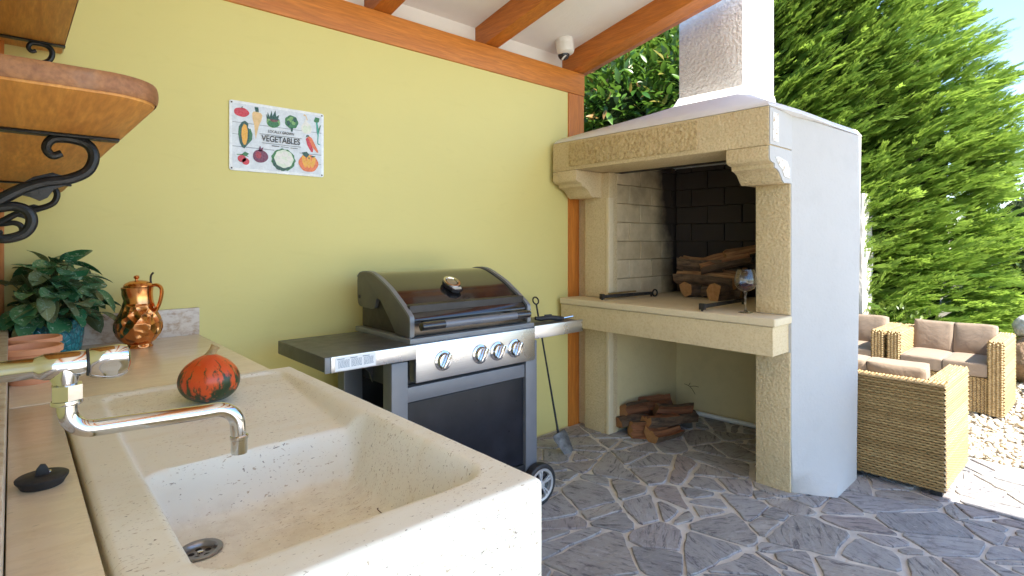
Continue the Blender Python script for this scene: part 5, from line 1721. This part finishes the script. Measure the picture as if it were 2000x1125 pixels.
def sofa():
    W, D, H = 0.715, 0.61, 0.565
    AW, BT = 0.088, 0.085
    s = thing('wicker_armchair', 'honey wicker garden seat with its shaded back towards the fireplace', 'garden seat', (0, 0, 0), 'wicker garden seats on the gravel', local=True)
    # seat faces +x; back at x = 0; y from 0 to W
    body = MB()
    g = 0.006
    body.box(g, BT - g, g, W - g, 0.03, H - g, 0.004)
    body.box(g, D - g, g, AW - g, 0.03, H - g, 0.004)
    body.box(g, D - g, W - AW + g, W - g, 0.03, H - g, 0.004)
    body.box(BT, D - 0.02, AW - 0.01, W - AW + 0.01, 0.03, 0.295, 0.004)
    body.build('frame', M['wicker_back'], s)
    zb = 0.028
    def panel(name, *args, **kw):
        mb = MB(); weave(mb, *args, **kw); return mb.build(name, M['wicker'], s, smooth=40)
    panel('woven_back', (0, W, zb), (0, -1, 0), (0, 0, 1), W, H - zb)
    panel('woven_arm_side', (0, 0, zb), (1, 0, 0), (0, 0, 1), D, H - zb)
    panel('woven_arm_side', (D, W, zb), (-1, 0, 0), (0, 0, 1), D, H - zb)
    # arm fronts: vertical ropes
    for y0 in (0, W - AW):
        panel('woven_arm_front', (D, y0, H - 0.002), (0, 0, -1), (0, 1, 0), H - zb, AW, strand=0.022, stake=0.018, amp=0.003)
    panel('woven_apron', (D - 0.018, AW, 0.29), (0, 0, -1), (0, 1, 0), 0.26, W - 2 * AW, strand=0.022, stake=0.018, amp=0.003)
    # tops
    panel('woven_top', (0, 0, H), (0, 1, 0), (-1, 0, 0), W, -BT) if False else None
    mb = MB(); weave(mb, (BT, 0, H), (0, 1, 0), (-1, 0, 0), W, BT); mb.build('woven_top', M['wicker'], s)
    for y0 in (0, W - AW):
        mb = MB(); weave(mb, (BT, y0, H), (1, 0, 0), (0, 1, 0), D - BT, AW); mb.build('woven_top', M['wicker'], s)
    # inner faces
    panel('woven_inside', (BT, 0, 0.29), (0, 1, 0), (0, 0, 1), W, H - 0.29)
    panel('woven_inside', (BT, AW, 0.29), (-1, 0, 0), (0, 0, 1), BT - D, H - 0.29) if False else None
    mb = MB(); weave(mb, (D, AW, 0.29), (-1, 0, 0), (0, 0, 1), D - BT, H - 0.29); mb.build('woven_inside', M['wicker'], s)
    mb = MB(); weave(mb, (BT, W - AW, 0.29), (1, 0, 0), (0, 0, 1), D - BT, H - 0.29); mb.build('woven_inside', M['wicker'], s)
    for x in (0.02, D - 0.06):
        for y in (0.012, W - 0.062):
            MB().box(x, x + 0.045, y, y + 0.05, -0.002, 0.032, 0.003).build('foot', M['rubber'], s)
    # cushions
    def pillow(name, x0, x1, y0, y1, z0, z1, puff, tilt=0.0, seed=0, pivot=None):
        nx, ny, nz = 8, 16, 10
        bm = bmesh.new()
        bmesh.ops.create_cube(bm, size=1)
        bmesh.ops.subdivide_edges(bm, edges=bm.edges[:], cuts=9, use_grid_fill=True)
        c = Vector(((x0 + x1) / 2, (y0 + y1) / 2, (z0 + z1) / 2)); e = Vector((x1 - x0, y1 - y0, z1 - z0))
        for vtx in bm.verts:
            p = vtx.co * 2
            q = Vector(p)
            # superellipsoid rounding of edges
            for k, (a, b) in enumerate(((1, 2), (0, 2), (0, 1))):
                pass
            rnd = 0.10
            l = Vector((max(abs(q.x) - (1 - rnd * min(e) / e.x * 2), 0) * e.x, max(abs(q.y) - (1 - rnd * min(e) / e.y * 2), 0) * e.y, max(abs(q.z) - (1 - rnd * min(e) / e.z * 2), 0) * e.z))
            pos = Vector((q.x * e.x / 2, q.y * e.y / 2, q.z * e.z / 2))
            edge = max(sum(1 for w_ in l if w_ > 1e-6) - 1, 0)
            if edge:
                pos -= Vector((math.copysign(l.x, q.x), math.copysign(l.y, q.y), math.copysign(l.z, q.z))) * (0.11 * edge)
            bul = (1 - q.y * q.y) * (1 - (q.z if puff == 'x' else q.x) ** 2)
            if puff == 'x': pos.x += math.copysign(1, q.x) * 0.014 * bul * abs(q.x)
            else: pos.z += math.copysign(1, q.z) * 0.012 * bul * abs(q.z)
            nn = mnoise.noise_vector((pos.x * 8 + seed, pos.y * 8, pos.z * 8))
            pos += nn * 0.005
            vtx.co = c + pos
        if tilt:
            pv = Vector(pivot)
            rot = Matrix.Rotation(tilt, 3, 'Y')
            for vtx in bm.verts:
                vtx.co = pv + rot @ (vtx.co - pv)
        o = MB().bm(bm).build(name, M['cushion'], s, smooth=70)
        return o
    ym = W / 2
    for i, (ya, yb) in enumerate(((AW + 0.002, ym - 0.0005), (ym + 0.0005, W - AW - 0.002))):
        pillow('seat_cushion', BT + 0.01, D + 0.002, ya, yb, 0.298, 0.398, 'z', 0, i)
        o = pillow('back_cushion', BT + 0.015, BT + 0.125, ya, yb, 0.375, 0.626, 'x', R(-9), 7 + i, (BT + 0.02, 0, 0.39))
        for z in (0.388,):
            MB().tube([(D + 0.0035, ya + 0.02, z), (D + 0.0035, yb - 0.02, z)], 0.0028, 6).build('piping', M['cushion'], o) if False else None
    return s
near = sofa()
near.location = (3.457, 0.605, 0)
def place_sofa(x, y, rot, label):
    c = copy_tree(near)
    c.location = (x, y, -0.012); c.rotation_euler = (0, 0, rot)
    c['label'] = label
    return c
place_sofa(5.298 + 0.61, 0.585 + 0.715, R(180), 'honey wicker seat with two back cushions facing the camera next to the boulders')
place_sofa(5.298 + 0.61, 1.325 + 0.715, R(180), 'wicker seat half hidden behind the white fireplace side')
#==NEXT==

# ------------------------------------------------------------------ garden: pillar, rocks, shrubs, hedge
pil = thing('garden_pillar', 'rough whitewashed masonry pillar behind the fireplace', 'pillar', (6.35, 1.9, -0.05))
def rough_block(name, c, e, seed, mt, parent, amp=0.03, cuts=7):
    bm = bmesh.new()
    bmesh.ops.create_cube(bm, size=1)
    bmesh.ops.subdivide_edges(bm, edges=bm.edges[:], cuts=cuts, use_grid_fill=True)
    for v in bm.verts:
        p = Vector((v.co.x * e[0], v.co.y * e[1], v.co.z * e[2]))
        nv = mnoise.noise_vector((p.x * 6 + seed, p.y * 6, p.z * 6)) + 0.5 * mnoise.noise_vector((p.x * 17 + seed, p.y * 17, p.z * 17))
        v.co = Vector(c) + p + nv * amp
    return MB().bm(bm).build(name, mt, parent, smooth=50, origin=None if parent is not None else c)
rough_block('pillar_shaft', (6.35, 1.905, 0.86), (0.34, 0.36, 1.80), 3, M['whitewash'], pil, 0.022, 14)

def rock(name, label, c, e, seed, mt):
    bm = bmesh.new()
    bmesh.ops.create_icosphere(bm, subdivisions=4, radius=1)
    for v in bm.verts:
        q = v.co.copy()
        k = 1 + 0.22 * mnoise.noise(q * 1.3 + Vector((seed, 0, 0))) + 0.10 * mnoise.noise(q * 3.1 + Vector((0, seed, 0))) + 0.04 * mnoise.noise(q * 8)
        v.co = Vector((q.x * e[0], q.y * e[1], q.z * e[2])) * k
    o = MB().bm(bm).build(name, mt, None, smooth=40, origin=(0, 0, 0))
    o.location = c
    return tag(o, label, 'rock', 'rocks beside the garden seats')
rock('garden_rock', 'pale grey boulder on top of the brown rock', (6.95, 0.575, 0.50), (0.15, 0.13, 0.11), 4, M['boulder'])
rock('garden_rock', 'brown rock under the pale boulder at the picture edge', (6.95, 0.55, 0.20), (0.26, 0.21, 0.23), 9, M['brown_rock'])
rock('garden_rock', 'brown stone on the gravel right of the wicker seats', (6.45, 0.40, 0.05), (0.16, 0.14, 0.12), 15, M['brown_rock'])

def frames(dirs, ups):
    d = dirs / np.linalg.norm(dirs, axis=1, keepdims=True)
    s = np.cross(d, ups); s /= np.linalg.norm(s, axis=1, keepdims=True) + 1e-9
    n = np.cross(s, d)
    return d, s, n

def scatter(template, tri, P, D, U, scale):
    """copies of a small template (x along, y across, z off) at points P"""
    d, s, n = frames(D, U)
    T = template[None, :, :] * scale[:, None, None]
    V = P[:, None, :] + T[:, :, 0:1] * d[:, None, :] + T[:, :, 1:2] * s[:, None, :] + T[:, :, 2:3] * n[:, None, :]
    k = len(template)
    F = tri[None, :, :] + (np.arange(len(P)) * k)[:, None, None]
    return V.reshape(-1, 3), F.reshape(-1, tri.shape[1])

def frond_template(nb=7, spread=0.16, seed=0):
    """feathery spray: a thin axis with leaflets either side, each a folded diamond"""
    r = np.random.default_rng(seed)
    V, F = [], []
    def dia(o, d, L, w, z):
        o = np.array(o); d = np.array(d) / np.linalg.norm(d)
        s = np.array([-d[1], d[0], 0])
        i = len(V)
        V.extend([o, o + d * L * 0.45 + s * w + [0, 0, z], o + d * L, o + d * L * 0.45 - s * w + [0, 0, z]])
        F.append((i, i + 1, i + 2, i + 3))
    dia((0, 0, 0), (1, 0, 0), 1.0, 0.030, 0.0)
    for i in range(nb):
        t = 0.10 + 0.76 * i / (nb - 1)
        for sg in (-1, 1):
            a = r.uniform(0.20, 0.42)
            L = (0.40 - 0.20 * abs(t - 0.3)) * r.uniform(0.75, 1.2)
            dia((t, sg * 0.006, 0.03 * math.sin(t * 3)), (math.cos(a), sg * math.sin(a), r.uniform(-0.25, 0.25)), L, 0.040 * r.uniform(0.8, 1.4), r.uniform(-.02, .03))
    return np.array(V, float), np.array(F, int)

def hedge():
    h = thing('conifer_hedge', 'tall feathery sunlit conifer hedge behind the garden seats', 'hedge', (6.6, 1.0, -0.05))
    ox, oy, oz = h.location
    rngh = np.random.default_rng(3)
    # outline: front at x ~ 6.25, end at y ~ 0.95, lower towards the end
    def top(y):
        return np.interp(y, [0.7, 0.86, 1.05, 1.3, 1.8, 2.6, 6.0], [2.0, 2.75, 3.35, 3.95, 4.6, 5.2, 5.6])
    def endy(z):
        return np.interp(z, [0, 0.6, 1.4, 2.2, 2.9, 3.4, 4.2, 5.2], [1.10, 1.05, 1.00, 0.98, 1.06, 1.30, 1.75, 2.5])
    def on_surface(y, z):
        e = endy(z)
        t = np.clip((y - e) / 0.55, 0, 1)
        lump = 0.10 * np.sin(y * 4.1 + z * 1.7) * np.sin(z * 2.9 - y * 1.3) + 0.06 * np.sin(y * 9 + z * 5)
        x = 6.93 - 0.42 * (np.minimum(y, 4.2) - 1.0) + 0.75 * (1 - np.sqrt(1 - (1 - t) ** 2 + 1e-6)) + lump
        o = np.stack([-np.sqrt(np.clip(1 - (1 - t) ** 2, 0.05, 1)) * 0.9, -(1 - t) - 0.35, 0 * t + 0.15], 1)
        return x, o
    # branch sprays, overlapping like shingles
    NB = 3300
    zb = rngh.random(NB) * 5.2
    yb = 1.0 + rngh.random(NB) * 5.4
    ok = yb > endy(zb)
    zb, yb = zb[ok], yb[ok]
    xb, ob_ = on_surface(yb, zb)
    Z2 = rngh.random(190) * 4.4
    xb = np.concatenate([xb, 7.1 + rngh.random(190) * 0.7]); yb = np.concatenate([yb, endy(Z2) + 0.06 * rngh.random(190)]); zb = np.concatenate([zb, Z2])
    ob_ = np.concatenate([ob_, np.tile([-0.2, -1, 0.1], (190, 1))])
    B = np.stack([xb, yb, zb], 1); nb_ = len(B)
    low = np.clip((1.5 - B[:, 2]) / 1.5, 0, 1)[:, None]
    sweep = np.tile([0.05, -0.85, 0.40], (nb_, 1)) * (1 - 0.3 * low) + np.array([-0.1, -0.1, -0.14]) * low
    BD = ob_ * 0.38 + sweep + rngh.normal(0, 0.16, (nb_, 3))
    BD /= np.linalg.norm(BD, axis=1, keepdims=True)
    BU = ob_ + rngh.normal(0, 0.3, (nb_, 3)) + [0, 0, 0.9]
    BS = np.cross(BD, BU); BS /= np.linalg.norm(BS, axis=1, keepdims=True)
    BN = np.cross(BS, BD)
    BL = rngh.uniform(0.35, 0.75, nb_)
    tone_b = np.clip(rngh.normal(0.5, 0.17, nb_), 0.1, 0.9)
    K = 17
    P, D, U, scl, tone = [], [], [], [], []
    for k in range(K):
        t = (k + rngh.random(nb_)) / K
        side = (rngh.random(nb_) * 2 - 1)
        wdt = 0.16 * (1.05 - t)
        p = B - BD * (BL * 0.45)[:, None] + BD * (BL * t)[:, None] + BS * (side * wdt)[:, None] + BN * ((0.05 * np.sin(t * 3) + rngh.normal(0, 0.02, nb_)) )[:, None]
        d = BD + BS * (side * 0.55 * (1.2 - t))[:, None] + rngh.normal(0, 0.10, (nb_, 3))
        P.append(p); D.append(d); U.append(BN + rngh.normal(0, 0.25, (nb_, 3)))
        scl.append(rngh.uniform(0.13, 0.23, nb_) * (1.1 - 0.25 * t))
        tone.append(np.clip(tone_b + 0.38 * (t - 0.55) + rngh.normal(0, 0.10, nb_), 0, 1))
    P, D, U = np.concatenate(P), np.concatenate(D), np.concatenate(U)
    scl, tone = np.concatenate(scl), np.concatenate(tone)
    ok = P[:, 2] > 0.02
    P, D, U, scl, tone = P[ok], D[ok], U[ok], scl[ok], tone[ok]
    n = len(P)
    Vs, Fs, Ts, off = [], [], [], 0
    for q in range(3):
        T, F = frond_template(6, seed=q)
        sel = np.arange(n) % 3 == q
        V_, F_ = scatter(T, F, P[sel], D[sel], U[sel], scl[sel])
        lt = np.clip(np.repeat(tone[sel], len(T)) + np.tile(np.linspace(-0.06, 0.12, len(T)), sel.sum()), 0, 1)
        Vs.append(V_); Fs.append(F_ + off); Ts.append(lt); off += len(V_)
    V = np.concatenate(Vs) - np.array([ox, oy, oz])
    raw_mesh('foliage', V, np.concatenate(Fs), M['cypress'], h, tone=np.concatenate(Ts))
    # inner mass of twigs
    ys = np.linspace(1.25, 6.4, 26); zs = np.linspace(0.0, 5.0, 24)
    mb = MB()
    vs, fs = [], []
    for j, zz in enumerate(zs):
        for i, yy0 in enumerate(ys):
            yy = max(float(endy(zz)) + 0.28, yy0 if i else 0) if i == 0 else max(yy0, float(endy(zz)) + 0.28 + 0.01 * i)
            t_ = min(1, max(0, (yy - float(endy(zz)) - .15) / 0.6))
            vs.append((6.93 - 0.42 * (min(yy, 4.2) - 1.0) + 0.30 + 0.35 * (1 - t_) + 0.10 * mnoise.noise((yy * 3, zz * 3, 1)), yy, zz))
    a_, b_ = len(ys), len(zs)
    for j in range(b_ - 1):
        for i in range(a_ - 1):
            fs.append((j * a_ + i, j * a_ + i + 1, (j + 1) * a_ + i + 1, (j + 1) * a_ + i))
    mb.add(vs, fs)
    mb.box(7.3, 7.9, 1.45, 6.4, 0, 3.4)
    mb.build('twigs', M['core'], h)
    for yy in (1.5, 2.5, 3.5, 4.5):
        MB().tube([(7.1 - .4 * (yy - 1.5), yy, -0.04), (7.12 - .4 * (yy - 1.5), yy + .02, 1.6), (7.1 - .4 * (yy - 1.5), yy, 3.2)], [0.09, 0.07, 0.04], 10).build('trunk', M['trunk'], h)
hedge()

def leaf_template(L=1.0, W=0.34, fold=0.25, droop=0.2):
    V, F = [], []
    n = 4
    for i in range(n + 1):
        t = i / n
        w = W * math.sin(math.pi * (0.04 + 0.94 * t ** 0.85)) ** 0.9 / 2
        z = -droop * t * t
        V += [(L * t, -w, z + fold * w), (L * t, 0, z), (L * t, w, z + fold * w)]
    for i in range(n):
        a = i * 3
        F += [(a, a + 1, a + 4, a + 3), (a + 1, a + 2, a + 5, a + 4)]
    return np.array(V, float), np.array(F, int)

def bush(name, label, cat, loc, lumps, n, size, mt, seed, group=None, trunk=None, W=0.36, up=0.5, core=0.72):
    """leafy shrub: leaves on and inside several lumps, a twiggy core, stems"""
    r = np.random.default_rng(seed)
    b = thing(name, label, cat, loc, group)
    o = np.array(b.location)
    P, O = [], []
    vol = np.array([l[1][0] * l[1][1] + l[1][1] * l[1][2] + l[1][0] * l[1][2] for l in lumps]); vol = vol / vol.sum()
    for (c, e), f in zip(lumps, vol):
        m = int(n * f)
        d = r.normal(0, 1, (m, 3)); d /= np.linalg.norm(d, axis=1, keepdims=True)
        q = 1 - 0.45 * r.random(m) ** 1.8 + 0.10 * np.sin(d[:, 0] * 7 + d[:, 2] * 5 + seed) * np.sin(d[:, 1] * 6)
        P.append(np.array(c) + d * q[:, None] * np.array(e)); O.append(d)
    P = np.concatenate(P); O = np.concatenate(O)
    keep = P[:, 2] > 0.03
    P, O = P[keep], O[keep]
    D = O * 0.8 + r.normal(0, 0.45, P.shape) + [0, 0, up * 0.3]
    U = np.tile([0, 0, 1.0], (len(P), 1)) + O * 0.6 + r.normal(0, 0.35, P.shape)
    T, F = leaf_template(W=W)
    V, F = scatter(T, F, P, D, U, r.uniform(0.7, 1.2, len(P)) * size)
    raw_mesh('foliage', V - o, F, mt, b, smooth=True)
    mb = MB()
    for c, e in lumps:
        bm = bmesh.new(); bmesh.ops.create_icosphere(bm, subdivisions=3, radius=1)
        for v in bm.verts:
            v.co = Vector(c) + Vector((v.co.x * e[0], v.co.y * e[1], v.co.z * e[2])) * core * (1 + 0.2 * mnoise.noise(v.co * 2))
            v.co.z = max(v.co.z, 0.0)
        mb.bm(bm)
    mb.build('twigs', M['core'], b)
    for p0, p1, rad in (trunk or []):
        MB().tube([p0, ((p0[0] + p1[0]) / 2 + .03, (p0[1] + p1[1]) / 2 - .02, (p0[2] + p1[2]) / 2), p1], [rad, rad * .8, rad * .5], 8).build('stem', M['trunk'], b)
    return b
bush('laurel_bush', 'glossy broad leaved laurel seen between the post and the chimney', 'shrub', (4.75, 3.55, -0.05),
     [((4.75, 3.60, 2.60), (0.55, 0.70, 0.70)), ((4.70, 3.95, 2.2), (0.6, 0.6, 0.7)), ((4.8, 3.6, 1.2), (0.6, 0.8, 1.0)), ((5.0, 2.95, 2.6), (0.5, 0.5, 0.8))],
     9000, 0.135, M['laurel'], 5, trunk=[((4.7, 3.5, -.04), (4.75, 3.6, 2.4), .05), ((4.85, 3.6, -.04), (4.9, 3.4, 2.8), .045)], core=0.5)
bush('garden_shrub', 'dark small leaved shrub at the right end of the hedge', 'shrub', (8.2, 0.55, -0.05),
     [((8.2, 0.62, 0.75), (0.55, 0.50, 0.75)), ((8.35, 0.30, 1.15), (0.5, 0.4, 0.50)), ((8.1, 0.15, 0.6), (0.5, 0.5, 0.65)), ((8.5, 0.85, 0.5), (0.5, 0.4, 0.6))],
     6500, 0.062, M['shrub'], 8, trunk=[((8.2, 0.5, -.04), (8.2, 0.5, 0.8), .03)], W=0.5, core=0.7)
bush('olive_tree', 'distant grey green tree rising behind the garden shrub', 'tree', (15.0, 1.2, -0.05),
     [((15.0, 1.2, 1.75), (1.0, 0.9, 0.75)), ((15.4, 0.6, 1.5), (0.9, 0.9, 0.7)), ((14.8, 1.9, 1.2), (0.7, 0.7, 0.6))],
     4200, 0.10, M['far_tree'], 9, trunk=[((15, 1.2, -.04), (15, 1.2, 1.4), .10)], W=0.4, core=0.6)
bush('garden_shrub', 'low shrub with pale leaves behind the wicker seats', 'shrub', (6.25, 1.2, -0.05),
     [((6.28, 1.45, 0.25), (0.25, 0.5, 0.42)), ((6.30, 2.3, 0.35), (0.3, 0.5, 0.5))],
     1800, 0.06, M['shrub'], 12, trunk=[((6.3, 1.4, -.04), (6.3, 1.4, 0.3), .02)], W=0.42, core=0.6)
